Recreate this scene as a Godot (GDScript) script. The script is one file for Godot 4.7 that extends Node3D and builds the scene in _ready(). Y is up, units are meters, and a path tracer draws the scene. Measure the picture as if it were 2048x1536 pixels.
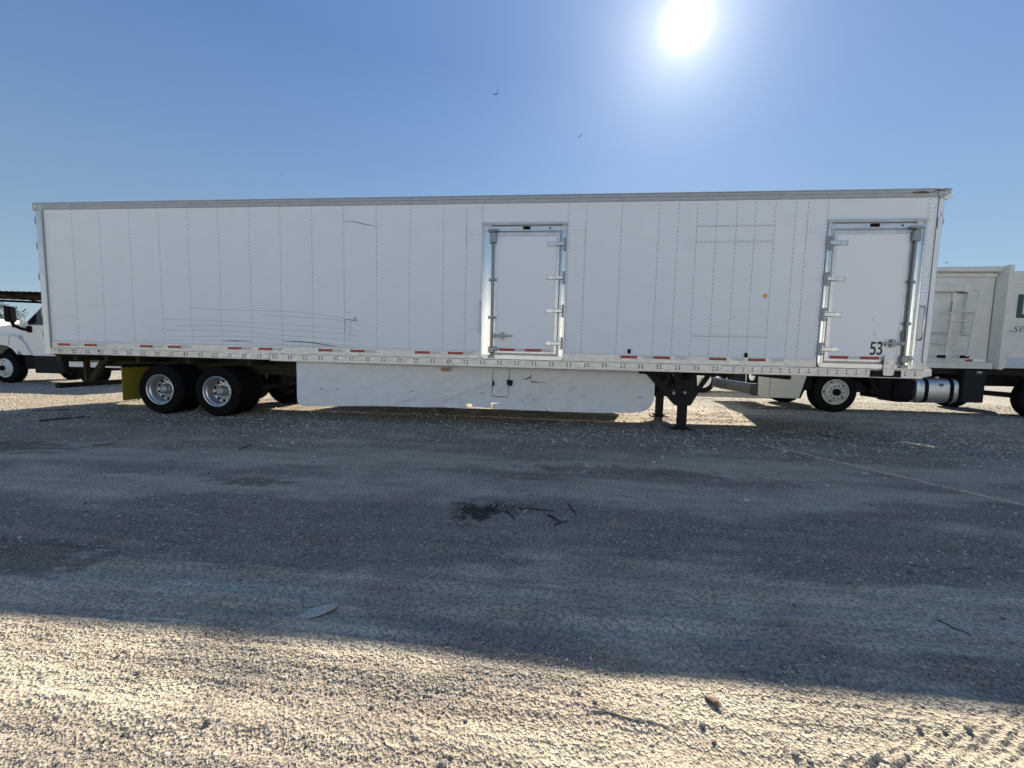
extends Node3D

const SUN := Vector3(0.2193, 0.5874, -0.7790)
const EXPOSURE := 3.2
var M := {}
var XF := Transform3D()
var rng := RandomNumberGenerator.new()
var n_low := FastNoiseLite.new()
var n_streak := FastNoiseLite.new()
var n_mid := FastNoiseLite.new()
var n_fine := FastNoiseLite.new()
var n_patch := FastNoiseLite.new()
var used := {}

# ------------------------------------------------------------------ helpers
func S() -> SurfaceTool:
	var s := SurfaceTool.new()
	s.begin(Mesh.PRIMITIVE_TRIANGLES)
	s.set_smooth_group(-1)
	return s

func face(s: SurfaceTool, pts: Array, out: Vector3) -> void:
	# a flat polygon whose front points towards out
	var n: Vector3 = (pts[1] - pts[0]).cross(pts[2] - pts[0])
	var flip: bool = n.dot(out) < 0.0
	for i in range(1, pts.size() - 1):
		var a: Vector3 = XF * pts[0]
		var b: Vector3 = XF * pts[i]
		var c: Vector3 = XF * pts[i + 1]
		s.set_uv(Vector2(pts[0].x, pts[0].y)); s.add_vertex(a)
		if flip:
			s.set_uv(Vector2(pts[i].x, pts[i].y)); s.add_vertex(b)
			s.set_uv(Vector2(pts[i + 1].x, pts[i + 1].y)); s.add_vertex(c)
		else:
			s.set_uv(Vector2(pts[i + 1].x, pts[i + 1].y)); s.add_vertex(c)
			s.set_uv(Vector2(pts[i].x, pts[i].y)); s.add_vertex(b)

func bx(s: SurfaceTool, lo: Vector3, hi: Vector3, b := 0.004) -> void:
	# box from corner to corner with chamfered edges
	s.set_smooth_group(-1)
	var c := (lo + hi) * 0.5
	var h := ((hi - lo) * 0.5).abs()
	b = min(b, min(h.x, min(h.y, h.z)) * 0.8)
	var i := h - Vector3(b, b, b)
	for sg in [-1.0, 1.0]:
		face(s, [c + Vector3(sg * h.x, -i.y, -i.z), c + Vector3(sg * h.x, i.y, -i.z), c + Vector3(sg * h.x, i.y, i.z), c + Vector3(sg * h.x, -i.y, i.z)], Vector3(sg, 0, 0))
		face(s, [c + Vector3(-i.x, sg * h.y, -i.z), c + Vector3(i.x, sg * h.y, -i.z), c + Vector3(i.x, sg * h.y, i.z), c + Vector3(-i.x, sg * h.y, i.z)], Vector3(0, sg, 0))
		face(s, [c + Vector3(-i.x, -i.y, sg * h.z), c + Vector3(i.x, -i.y, sg * h.z), c + Vector3(i.x, i.y, sg * h.z), c + Vector3(-i.x, i.y, sg * h.z)], Vector3(0, 0, sg))
	if b <= 0.0:
		return
	for u in [-1.0, 1.0]:
		for v in [-1.0, 1.0]:
			face(s, [c + Vector3(u * h.x, v * i.y, -i.z), c + Vector3(u * h.x, v * i.y, i.z), c + Vector3(u * i.x, v * h.y, i.z), c + Vector3(u * i.x, v * h.y, -i.z)], Vector3(u, v, 0))
			face(s, [c + Vector3(u * h.x, -i.y, v * i.z), c + Vector3(u * h.x, i.y, v * i.z), c + Vector3(u * i.x, i.y, v * h.z), c + Vector3(u * i.x, -i.y, v * h.z)], Vector3(u, 0, v))
			face(s, [c + Vector3(-i.x, u * h.y, v * i.z), c + Vector3(i.x, u * h.y, v * i.z), c + Vector3(i.x, u * i.y, v * h.z), c + Vector3(-i.x, u * i.y, v * h.z)], Vector3(0, u, v))
			for w in [-1.0, 1.0]:
				face(s, [c + Vector3(u * h.x, v * i.y, w * i.z), c + Vector3(u * i.x, v * h.y, w * i.z), c + Vector3(u * i.x, v * i.y, w * h.z)], Vector3(u, v, w))

func prism(s: SurfaceTool, pts: Array, z0: float, z1: float) -> void:
	# polygon in x,y pushed along z
	s.set_smooth_group(-1)
	var pp := PackedVector2Array(pts)
	if not Geometry2D.is_polygon_clockwise(pp):
		pp.reverse()
	var tri := Geometry2D.triangulate_polygon(pp)
	for zz in [z0, z1]:
		var o := Vector3(0, 0, 1 if zz == max(z0, z1) else -1)
		for t in range(0, tri.size(), 3):
			face(s, [Vector3(pp[tri[t]].x, pp[tri[t]].y, zz), Vector3(pp[tri[t + 1]].x, pp[tri[t + 1]].y, zz), Vector3(pp[tri[t + 2]].x, pp[tri[t + 2]].y, zz)], o)
	for k in pp.size():
		var a := pp[k]
		var b := pp[(k + 1) % pp.size()]
		var d := b - a
		# sign found from the signed area of the list itself
		var area := 0.0
		for q in pp.size():
			area += pp[q].cross(pp[(q + 1) % pp.size()])
		var nn: Vector2 = Vector2(d.y, -d.x) * signf(area)
		face(s, [Vector3(a.x, a.y, z0), Vector3(b.x, b.y, z0), Vector3(b.x, b.y, z1), Vector3(a.x, a.y, z1)], Vector3(nn.x, nn.y, 0))

func lathe(s: SurfaceTool, prof: Array, c: Vector3, seg := 32, axis := 2) -> void:
	# profile of (radius, along) turned about z (2), x (0) or y (1)
	for i in prof.size() - 1:
		s.set_smooth_group(i + 1)
		var p: Vector2 = prof[i]
		var q: Vector2 = prof[i + 1]
		var d := q - p
		for k in seg:
			var a0 := TAU * k / seg
			var a1 := TAU * (k + 1) / seg
			var pts := []
			for e in [[p, a0], [p, a1], [q, a1], [q, a0]]:
				pts.append(c + _ax(e[0].x * cos(e[1]), e[0].x * sin(e[1]), e[0].y, axis))
			var am := (a0 + a1) * 0.5
			# outward is to the left of the walk along the profile: (dz, -dr)
			var o := _ax(d.y * cos(am), d.y * sin(am), -d.x, axis)
			if p.x < 1e-5:
				face(s, [pts[0], pts[2], pts[3]], o)
			elif q.x < 1e-5:
				face(s, [pts[0], pts[1], pts[2]], o)
			else:
				face(s, pts, o)

func _ax(u: float, v: float, w: float, axis: int) -> Vector3:
	if axis == 0:
		return Vector3(w, u, v)
	if axis == 1:
		return Vector3(u, w, v)
	return Vector3(u, v, w)

func tube(s: SurfaceTool, pts: Array, r: float, seg := 8, r_end := -1.0) -> void:
	var rings := []
	for i in pts.size():
		var t: Vector3
		if i == 0:
			t = pts[1] - pts[0]
		elif i == pts.size() - 1:
			t = pts[i] - pts[i - 1]
		else:
			t = pts[i + 1] - pts[i - 1]
		t = t.normalized()
		var up := Vector3.UP if abs(t.y) < 0.9 else Vector3.RIGHT
		var a := t.cross(up).normalized()
		var b := t.cross(a)
		var rr: float = r if r_end < 0 else lerp(r, r_end, float(i) / (pts.size() - 1))
		var ring := []
		for k in seg:
			var an := TAU * k / seg
			ring.append(pts[i] + (a * cos(an) + b * sin(an)) * rr)
		rings.append(ring)
	s.set_smooth_group(1)
	for i in pts.size() - 1:
		for k in seg:
			var k2 := (k + 1) % seg
			var mid: Vector3 = (rings[i][k] + rings[i][k2]) * 0.5 - pts[i]
			face(s, [rings[i][k], rings[i][k2], rings[i + 1][k2], rings[i + 1][k]], mid)
	s.set_smooth_group(-1)
	face(s, rings[0], pts[0] - pts[1])
	face(s, rings[-1], pts[-1] - pts[-2])

func ribbon(s: SurfaceTool, pts: Array, w: float, z: float, th := 0.0015) -> void:
	# flat thin streak on an x,y surface at z, with tapered ends
	for i in pts.size() - 1:
		var a: Vector2 = pts[i]
		var b: Vector2 = pts[i + 1]
		var n := (b - a).orthogonal().normalized() * w * 0.5
		var na := n * (0.35 if i == 0 else 1.0)
		var nb := n * (0.35 if i == pts.size() - 2 else 1.0)
		prism(s, [a + na, b + nb, b - nb, a - na], z, z + th)

func dot(s: SurfaceTool, c: Vector3, r: float, h: float, seg := 6) -> void:
	# low dome facing +z
	s.set_smooth_group(-1)
	for k in seg:
		var a0 := TAU * k / seg
		var a1 := TAU * (k + 1) / seg
		var d0 := Vector3(cos(a0), sin(a0), 0)
		var d1 := Vector3(cos(a1), sin(a1), 0)
		face(s, [c + d0 * r, c + d1 * r, c + d1 * r * 0.6 + Vector3(0, 0, h), c + d0 * r * 0.6 + Vector3(0, 0, h)], d0 + d1)
		face(s, [c + d0 * r * 0.6 + Vector3(0, 0, h), c + d1 * r * 0.6 + Vector3(0, 0, h), c + Vector3(0, 0, h * 1.25)], Vector3(0, 0, 1))

func part(called: String, s: SurfaceTool, m: Material, parent: Node = self, smooth := true) -> MeshInstance3D:
	s.generate_normals()
	var o := MeshInstance3D.new()
	o.name = called if parent != self else numbered(called)
	o.mesh = s.commit()
	o.material_override = m
	parent.add_child(o, true)
	return o

func numbered(called: String) -> String:
	if not used.has(called):
		used[called] = 0
		return called
	used[called] += 1
	return "%s_%03d" % [called, used[called]]

func sub(called: String, parent: Node, at := Vector3.ZERO, turn := 0.0) -> Node3D:
	var o := Node3D.new()
	o.name = called
	parent.add_child(o, true)
	o.position = at
	o.rotation.y = turn
	return o

func thing(called: String, label: String, category: String, at := Vector3.ZERO, turn := 0.0, group := "") -> Node3D:
	var o := Node3D.new()
	o.name = numbered(called)
	add_child(o)
	o.position = at
	o.rotation.y = turn
	tag(o, label, category, group)
	return o

func tag(o: Node, label: String, category: String, group := "", kind := "") -> Node:
	if label: o.set_meta("label", label)
	if category: o.set_meta("category", category)
	if group: o.set_meta("group", group)
	if kind: o.set_meta("kind", kind)
	return o

func mat(key: String, r: float, g: float, b: float, rough := 0.6, metal := 0.0) -> StandardMaterial3D:
	var m := StandardMaterial3D.new()
	m.albedo_color = Color(r, g, b).linear_to_srgb()
	m.roughness = rough
	m.metallic = metal
	M[key] = m
	return m

func noise_image(size: int, freq: float, oct: int, seed_: int, lo: float, hi: float, type := FastNoiseLite.TYPE_SIMPLEX_SMOOTH) -> Image:
	var n := FastNoiseLite.new()
	n.noise_type = type
	n.seed = seed_
	n.frequency = freq
	n.fractal_octaves = oct
	var im := n.get_seamless_image(size, size, false, false, 0.12)
	im.convert(Image.FORMAT_L8)
	if lo != 0.0 or hi != 1.0:
		var d := im.get_data()
		for i in d.size():
			d[i] = int(clamp(lo + (hi - lo) * d[i] / 255.0, 0.0, 1.0) * 255.0)
		im = Image.create_from_data(size, size, false, Image.FORMAT_L8, d)
	return im

func normal_of(im: Image, strength: float) -> ImageTexture:
	var c := im.duplicate()
	c.convert(Image.FORMAT_RGBA8)
	c.bump_map_to_normal_map(strength)
	return ImageTexture.create_from_image(c)

func triplanar(m: StandardMaterial3D, sx: float, sy := -1.0, sz := -1.0) -> void:
	m.uv1_triplanar = true
	m.uv1_world_triplanar = true
	m.uv1_scale = Vector3(sx, sx if sy < 0 else sy, sx if sz < 0 else sz)

# ------------------------------------------------------------------ light and materials
func make_sky() -> void:
	var W := 1024
	var H := 512
	var data := PackedFloat32Array()
	data.resize(W * H * 3)
	var stops := [[-1.0, Vector3(0.58, 0.73, 0.80)], [2.0, Vector3(0.56, 0.73, 0.82)], [7.0, Vector3(0.41, 0.62, 0.81)], [14.0, Vector3(0.30, 0.49, 0.75)], [24.0, Vector3(0.195, 0.365, 0.67)], [34.0, Vector3(0.130, 0.272, 0.575)], [91.0, Vector3(0.130, 0.272, 0.575)]]
	var sun := SUN.normalized()
	for j in H:
		var v := (j + 0.5) / H
		var y := cos(PI * v)
		var e := rad_to_deg(asin(clamp(y, -1.0, 1.0)))
		var base := Vector3(0.30, 0.29, 0.27)
		if e >= -1.0:
			for k in stops.size() - 1:
				if e <= stops[k + 1][0]:
					var t: float = (e - stops[k][0]) / (stops[k + 1][0] - stops[k][0])
					base = stops[k][1].lerp(stops[k + 1][1], t)
					break
		var r := sqrt(max(0.0, 1.0 - y * y))
		for i in W:
			var a := ((i + 0.5) / W) * TAU
			var d := Vector3(sin(a) * r, y, -cos(a) * r)
			var c := base * (0.71 + 0.29 * pow(d.dot(sun), 2.0)) if e >= -1.0 else base
			if e >= -1.0:
				var th := rad_to_deg(acos(clamp(d.dot(sun), -1.0, 1.0)))
				c += Vector3(1.0, 0.98, 0.92) * (0.42 * exp(-th / 8.0)) + Vector3(0.80, 0.88, 1.0) * (0.10 * exp(-th / 24.0))
				c += Vector3(1.0, 0.97, 0.90) * (7.0 * exp(-pow(th / 1.15, 2.0)) + 0.85 * exp(-th / 2.9))
			var o := (j * W + i) * 3
			data[o] = c.x / EXPOSURE
			data[o + 1] = c.y / EXPOSURE
			data[o + 2] = c.z / EXPOSURE
	var im := Image.create_from_data(W, H, false, Image.FORMAT_RGBF, data.to_byte_array())
	var pm := PanoramaSkyMaterial.new()
	pm.panorama = ImageTexture.create_from_image(im)
	var sky := Sky.new()
	sky.sky_material = pm
	var env := Environment.new()
	env.background_mode = Environment.BG_SKY
	env.sky = sky
	env.tonemap_mode = Environment.TONE_MAPPER_LINEAR
	env.tonemap_exposure = EXPOSURE
	env.sdfgi_enabled = true
	env.ssao_enabled = true
	env.ssil_enabled = true
	var we := WorldEnvironment.new()
	we.name = "world_environment"
	we.environment = env
	add_child(we)

func make_materials() -> void:
	var wave := noise_image(512, 0.006, 3, 11, 0.0, 1.0)
	var peel := noise_image(512, 0.05, 3, 12, 0.0, 1.0)
	var grime := noise_image(512, 0.02, 4, 13, 0.93, 1.02)
	var smear := noise_image(512, 0.02, 4, 14, 0.6, 1.0)
	var grime_t := ImageTexture.create_from_image(grime)
	var smear_t := ImageTexture.create_from_image(smear)
	var wave_n := normal_of(wave, 14.0)
	var peel_n := normal_of(peel, 3.0)
	# trailer skin: white enamel over thin sheet, faintly soiled
	var m := mat("skin", 0.79, 0.825, 0.85, 0.42)
	m.albedo_texture = ImageTexture.create_from_image(noise_image(512, 0.010, 5, 21, 0.985, 1.0))
	triplanar(m, 0.35, 0.5, 0.35)
	m = mat("leaf", 0.80, 0.83, 0.86, 0.36)
	m.normal_enabled = true
	m.normal_texture = peel_n
	m.normal_scale = 0.10
	triplanar(m, 1.1)
	m = mat("skirt", 0.78, 0.80, 0.81, 0.48)
	m.albedo_texture = ImageTexture.create_from_image(noise_image(512, 0.014, 6, 22, 0.95, 1.01))
	m.normal_enabled = true
	m.normal_texture = normal_of(noise_image(512, 0.008, 4, 23, 0.0, 1.0), 18.0)
	m.normal_scale = 0.07
	triplanar(m, 0.5, 0.7, 0.5)
	m = mat("alu", 0.68, 0.68, 0.67, 0.34, 0.85)
	m.albedo_texture = grime_t
	triplanar(m, 0.3, 0.5, 0.3)
	m = mat("alu_bright", 0.82, 0.81, 0.79, 0.22, 0.95)
	triplanar(m, 0.5, 0.25, 0.5)
	m = mat("alu_dull", 0.47, 0.47, 0.48, 0.5, 0.45)
	m.albedo_texture = grime_t
	triplanar(m, 0.4, 1.0, 0.4)
	m = mat("rail", 0.66, 0.655, 0.64, 0.45, 0.45)
	m.albedo_texture = ImageTexture.create_from_image(noise_image(512, 0.03, 6, 24, 0.86, 1.03))
	m.roughness_texture = smear_t
	triplanar(m, 0.45, 1.6, 0.45)
	m = mat("rail_plate", 0.78, 0.77, 0.74, 0.4, 0.45)
	m.albedo_texture = ImageTexture.create_from_image(noise_image(512, 0.03, 5, 25, 0.78, 1.05))
	triplanar(m, 0.5, 1.0, 0.5)
	mat("rivet", 0.24, 0.25, 0.27, 0.5, 0.3)
	mat("rivet_alu", 0.40, 0.40, 0.41, 0.45, 0.6)
	mat("bolt", 0.045, 0.045, 0.05, 0.6, 0.3)
	mat("galv", 0.30, 0.32, 0.33, 0.45, 0.7)
	mat("red_tape", 0.36, 0.022, 0.020, 0.35)
	m = mat("white_tape", 0.62, 0.62, 0.56, 0.4)
	m.albedo_texture = grime_t
	triplanar(m, 2.2)
	mat("black_print", 0.018, 0.020, 0.026, 0.5)
	mat("decal_white", 0.84, 0.85, 0.86, 0.4)
	mat("black_rubber", 0.022, 0.022, 0.024, 0.75)
	m = mat("tyre", 0.012, 0.012, 0.0125, 0.85)
	m.albedo_texture = ImageTexture.create_from_image(noise_image(256, 0.03, 4, 26, 0.7, 1.5))
	triplanar(m, 1.4)
	m = mat("frame", 0.030, 0.030, 0.032, 0.62, 0.1)
	m.albedo_texture = grime_t
	triplanar(m, 0.9)
	m = mat("rust_frame", 0.055, 0.047, 0.034, 0.8)
	m.albedo_texture = grime_t
	triplanar(m, 1.1)
	mat("olive", 0.40, 0.31, 0.03, 0.7)
	M.olive.albedo_texture = grime_t
	triplanar(M.olive, 1.6)
	mat("amber", 0.62, 0.20, 0.01, 0.25)
	mat("amber_dull", 0.42, 0.13, 0.03, 0.3)
	mat("orange", 0.80, 0.36, 0.03, 0.5)
	mat("scratch", 0.07, 0.07, 0.08, 0.7)
	mat("scuff", 0.44, 0.45, 0.47, 0.6)
	mat("scuff_light", 0.58, 0.59, 0.60, 0.5)
	mat("bare", 0.92, 0.92, 0.92, 0.3)
	mat("rust", 0.10, 0.045, 0.025, 0.8)
	m = mat("truck_white", 0.80, 0.80, 0.78, 0.33)
	m.normal_enabled = true
	m.normal_texture = wave_n
	m.normal_scale = 0.12
	triplanar(m, 0.4)
	m = mat("refuse_white", 0.74, 0.73, 0.67, 0.42)
	m.albedo_texture = ImageTexture.create_from_image(noise_image(512, 0.012, 5, 27, 0.94, 1.02))
	triplanar(m, 0.4)
	mat("refuse_cream", 0.58, 0.57, 0.49, 0.4)
	mat("chrome", 0.70, 0.70, 0.70, 0.12, 1.0)
	mat("dark_chrome", 0.015, 0.015, 0.017, 0.22, 0.0)
	mat("glass", 0.012, 0.015, 0.02, 0.06)
	var gl := mat("lens", 0.85, 0.86, 0.86, 0.1)
	gl.transparency = BaseMaterial3D.TRANSPARENCY_ALPHA
	gl.albedo_color.a = 0.25
	mat("plastic", 0.010, 0.010, 0.011, 0.5)
	mat("wheel_white", 0.72, 0.72, 0.70, 0.4)
	m = mat("tank", 0.62, 0.62, 0.61, 0.35, 0.85)
	m.albedo_texture = grime_t
	triplanar(m, 0.4)
	mat("sign_teal", 0.020, 0.055, 0.060, 0.4)
	mat("sign_pale", 0.66, 0.72, 0.42, 0.5)
	mat("print_grey", 0.10, 0.11, 0.13, 0.5)
	mat("pale_blue", 0.50, 0.56, 0.66, 0.35)
	mat("timber", 0.012, 0.009, 0.007, 0.9)
	mat("bark", 0.06, 0.045, 0.035, 0.9)
	var lf := mat("foliage", 0.055, 0.075, 0.035, 0.7)
	lf.backlight_enabled = true
	lf.backlight = Color(0.05, 0.06, 0.02)
	mat("twig", 0.022, 0.019, 0.016, 0.9)
	mat("twig_pale", 0.16, 0.14, 0.11, 0.9)
	m = mat("dry_pad", 0.52, 0.49, 0.43, 0.8)
	m.albedo_texture = ImageTexture.create_from_image(noise_image(256, 0.03, 5, 28, 0.7, 1.15))
	triplanar(m, 6.0)
	m = mat("brown_stone", 0.22, 0.14, 0.11, 0.75)
	m.albedo_texture = ImageTexture.create_from_image(noise_image(256, 0.04, 5, 29, 0.6, 1.2))
	triplanar(m, 8.0)
	for k in ["timber", "tyre", "plastic", "frame", "rust_frame", "black_rubber"]:
		M[k].metallic_specular = 0.15
	mat("grey_stone", 0.19, 0.185, 0.17, 0.85)
	mat("bird", 0.03, 0.035, 0.045, 0.8)

# ------------------------------------------------------------------ ground
func lane(z: float, a: float, b: float, soft: float) -> float:
	return smoothstep(a - soft, a + soft, z) * (1.0 - smoothstep(b - soft, b + soft, z))

func gravelly(x: float, z: float) -> float:
	# how much loose stone lies here, 0 (packed dust) to 1
	var w := z - 0.09 * (10.0 - x) + 0.35 * n_patch.get_noise_2d(x * 0.5, z * 0.9)
	var g := 0.42
	g += 0.40 * lane(w, -0.6, 1.6, 0.35)
	g -= 0.55 * lane(w, 2.0, 2.45, 0.22)
	g += 0.18 * lane(w, 2.5, 2.8, 0.12)
	g -= 0.50 * lane(w, 2.9, 3.3, 0.18)
	g += 0.55 * lane(w, 3.6, 4.5, 0.20)
	g -= 0.45 * lane(w, 4.65, 5.15, 0.14)
	g += 0.75 * n_streak.get_noise_2d(x * 0.30, z * 1.9)
	g += 0.65 * n_patch.get_noise_2d(x * 1.2, z * 2.4)
	return smoothstep(0.08, 0.92, g)

func blob(x: float, z: float, cx: float, cz: float, rx: float, rz: float) -> float:
	var d := sqrt(pow((x - cx) / rx, 2.0) + pow((z - cz) / rz, 2.0))
	d += 0.75 * n_mid.get_noise_2d(x * 2.3 + 11.0, z * 2.3) + 0.3 * n_fine.get_noise_2d(x * 0.6, z * 0.6)
	return 1.0 - smoothstep(0.75, 1.15, d)

func ground_y(x: float, z: float) -> float:
	var h := 0.010 * n_low.get_noise_2d(x, z)
	var near := 1.0 / (1.0 + pow(max(0.0, Vector2(x - 10.1, z - 6.0).length() - 3.0) / 4.0, 2.0))
	h += 0.012 * n_streak.get_noise_2d(x * 0.35, z * 6.0) * near
	# shallow furrows pressed along the direction of travel
	h += 0.0055 * n_streak.get_noise_2d(x * 0.9 + 3.0, z * 20.0) * near
	# lugs left by a tyre that turned
	var lug := lane(z + 0.32 * (x - 11.5), 5.52, 5.74, 0.03) * lane(x, 10.95, 12.3, 0.12)
	if lug > 0.0:
		h += 0.0065 * lug * smoothstep(-0.3, 0.6, sin((x * 0.75 + z * 1.35) * 118.0 + 2.0 * n_mid.get_noise_2d(x, z)))
	h += 0.007 * n_mid.get_noise_2d(x * 1.0, z * 2.6) * near
	var rough := 0.5 + 0.5 * n_mid.get_noise_2d(x * 1.3 + 7.0, z * 2.0)
	h += (0.0016 + 0.0030 * rough) * n_fine.get_noise_2d(x * 0.8, z * 1.15) * near
	return h - 0.004

func ground_colour(x: float, z: float) -> Color:
	var g := gravelly(x, z)
	var dust := Vector3(0.545, 0.475, 0.365)
	var stone := Vector3(0.320, 0.278, 0.222)
	var c := dust.lerp(stone, g)
	# pinkish clay shows through in places
	var clay: float = smoothstep(0.10, 0.55, n_patch.get_noise_2d(x * 0.9 + 40.0, z * 1.6 - 13.0))
	c = c.lerp(Vector3(0.36, 0.285, 0.235), 0.6 * clay)
	# orange sand by the rear wheels and under the body
	var w := lane(z, -2.6, 0.2, 0.5) * lane(x, -6.0, 5.2, 1.0)
	c = c.lerp(Vector3(0.40, 0.315, 0.215), 0.55 * w)
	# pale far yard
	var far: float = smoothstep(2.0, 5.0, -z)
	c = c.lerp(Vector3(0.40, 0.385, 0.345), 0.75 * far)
	# brown dirt left of the wheels, dark soil at the frame's left
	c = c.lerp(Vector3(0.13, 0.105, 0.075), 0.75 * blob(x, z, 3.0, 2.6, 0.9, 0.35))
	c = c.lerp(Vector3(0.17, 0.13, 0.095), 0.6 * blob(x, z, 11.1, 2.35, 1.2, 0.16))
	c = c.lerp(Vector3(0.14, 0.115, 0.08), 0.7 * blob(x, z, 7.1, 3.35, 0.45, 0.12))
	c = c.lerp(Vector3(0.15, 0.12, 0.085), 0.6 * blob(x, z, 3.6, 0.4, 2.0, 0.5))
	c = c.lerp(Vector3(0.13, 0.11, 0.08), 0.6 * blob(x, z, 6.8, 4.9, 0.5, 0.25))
	# oil-soaked patch
	c = c.lerp(Vector3(0.030, 0.028, 0.022), 0.92 * blob(x, z, 9.52, 3.77, 0.20, 0.19))
	c = c.lerp(Vector3(0.040, 0.036, 0.028), 0.75 * blob(x, z, 9.70, 3.66, 0.26, 0.13))
	c = c.lerp(Vector3(0.050, 0.042, 0.032), 0.7 * blob(x, z, 9.33, 3.62, 0.10, 0.05))
	var f := 1.0 + 0.14 * n_mid.get_noise_2d(x * 2.2, z * 2.2) + 0.20 * n_streak.get_noise_2d(x * 0.45, z * 9.0) + 0.16 * n_streak.get_noise_2d(x * 1.1 + 5.0, z * 4.0)
	c *= f
	return Color(clamp(c.x, 0.01, 0.6), clamp(c.y, 0.01, 0.6), clamp(c.z, 0.01, 0.6))

func spaced(lo: float, flo: float, fhi: float, hi: float, step: float, grow_lo: float, grow_hi: float) -> PackedFloat32Array:
	var left := []
	var s := step
	var v := flo
	while v > lo:
		s *= grow_lo
		v -= s
		left.append(v)
	left.reverse()
	var out := PackedFloat32Array(left)
	v = flo
	while v < fhi:
		out.append(v)
		v += step
	s = step
	while v < hi:
		out.append(v)
		s *= grow_hi
		v += s
	return out

func make_ground() -> void:
	for a in [[n_low, 0.35, 2, 1], [n_streak, 0.9, 4, 2], [n_mid, 2.2, 3, 3], [n_fine, 48.0, 2, 4], [n_patch, 0.7, 4, 5]]:
		a[0].noise_type = FastNoiseLite.TYPE_SIMPLEX_SMOOTH
		a[0].frequency = a[1]
		a[0].fractal_octaves = a[2]
		a[0].seed = a[3]
	var xs := spaced(-420.0, 8.1, 12.4, 420.0, 0.0085, 1.037, 1.037)
	var zs := spaced(-420.0, 5.0, 6.1, 80.0, 0.0075, 1.023, 1.09)
	var nx := xs.size()
	var nz := zs.size()
	var V := PackedVector3Array()
	var N := PackedVector3Array()
	var C := PackedColorArray()
	var U := PackedVector2Array()
	V.resize(nx * nz); N.resize(nx * nz); C.resize(nx * nz); U.resize(nx * nz)
	for j in nz:
		for i in nx:
			var k := j * nx + i
			V[k] = Vector3(xs[i], ground_y(xs[i], zs[j]), zs[j])
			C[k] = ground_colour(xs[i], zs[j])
			U[k] = Vector2(xs[i], zs[j])
	for j in nz:
		var j0: int = max(j - 1, 0)
		var j1: int = min(j + 1, nz - 1)
		for i in nx:
			var i0: int = max(i - 1, 0)
			var i1: int = min(i + 1, nx - 1)
			var dx := (V[j * nx + i1].y - V[j * nx + i0].y) / (xs[i1] - xs[i0])
			var dz := (V[j1 * nx + i].y - V[j0 * nx + i].y) / (zs[j1] - zs[j0])
			N[j * nx + i] = Vector3(-dx, 1, -dz).normalized()
	var I := PackedInt32Array()
	I.resize((nx - 1) * (nz - 1) * 6)
	var o := 0
	for j in nz - 1:
		for i in nx - 1:
			var a := j * nx + i
			I[o] = a; I[o + 1] = a + 1; I[o + 2] = a + nx
			I[o + 3] = a + 1; I[o + 4] = a + nx + 1; I[o + 5] = a + nx
			o += 6
	var arr := []
	arr.resize(Mesh.ARRAY_MAX)
	arr[Mesh.ARRAY_VERTEX] = V
	arr[Mesh.ARRAY_NORMAL] = N
	arr[Mesh.ARRAY_COLOR] = C
	arr[Mesh.ARRAY_TEX_UV] = U
	arr[Mesh.ARRAY_INDEX] = I
	var me := ArrayMesh.new()
	me.add_surface_from_arrays(Mesh.PRIMITIVE_TRIANGLES, arr)
	var m := StandardMaterial3D.new()
	m.vertex_color_use_as_albedo = true
	m.roughness = 0.93
	# grain of grit: cells over smooth noise
	var im := noise_image(1024, 0.13, 2, 31, 0.0, 1.0, FastNoiseLite.TYPE_CELLULAR)
	var im2 := noise_image(1024, 0.045, 5, 32, 0.0, 1.0)
	var d1 := im.get_data()
	var d2 := im2.get_data()
	var da := PackedByteArray()
	var dh := PackedByteArray()
	da.resize(d1.size()); dh.resize(d1.size())
	for i in d1.size():
		var v := 0.5 * d1[i] / 255.0 + 0.5 * d2[i] / 255.0
		dh[i] = int(v * 255.0)
		da[i] = int(clamp(0.90 + 1.0 * (v - 0.45), 0.35, 1.0) * 255.0)
	m.albedo_texture = ImageTexture.create_from_image(Image.create_from_data(1024, 1024, false, Image.FORMAT_L8, da))
	m.normal_enabled = true
	m.normal_texture = normal_of(Image.create_from_data(1024, 1024, false, Image.FORMAT_L8, dh), 16.0)
	m.normal_scale = 0.9
	m.uv1_scale = Vector3(0.62, 0.62, 0.62)
	var g := MeshInstance3D.new()
	g.name = "ground"
	g.mesh = me
	g.material_override = m
	add_child(g)
	tag(g, "packed gravel and dust yard crossed by wheel tracks", "", "", "structure")

func stone_mesh(seed_: int, flat := 0.7) -> ArrayMesh:
	var r := RandomNumberGenerator.new()
	r.seed = seed_
	var s := S()
	# an irregular cut block: jittered octahedral sphere
	var rows := 3
	var cols := 6
	var P := []
	for i in rows:
		var ring := []
		var ph := PI * (i + 0.8) / (rows + 0.6)
		for k in cols:
			var a := TAU * (k + 0.5 * (i % 2)) / cols + r.randf_range(-0.25, 0.25)
			var rr := r.randf_range(0.75, 1.2)
			ring.append(Vector3(sin(ph) * cos(a) * rr, cos(ph) * flat * r.randf_range(0.75, 1.15), sin(ph) * sin(a) * rr))
		P.append(ring)
	var top := Vector3(0, flat, 0)
	var bot := Vector3(0, -flat, 0)
	for k in cols:
		var k2 := (k + 1) % cols
		face(s, [top, P[0][k], P[0][k2]], Vector3.UP)
		face(s, [bot, P[2][k], P[2][k2]], Vector3.DOWN)
		for i in 2:
			face(s, [P[i][k], P[i][k2], P[i + 1][k2]], P[i][k])
			face(s, [P[i][k], P[i + 1][k2], P[i + 1][k]], P[i][k])
	s.generate_normals()
	return s.commit()

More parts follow.
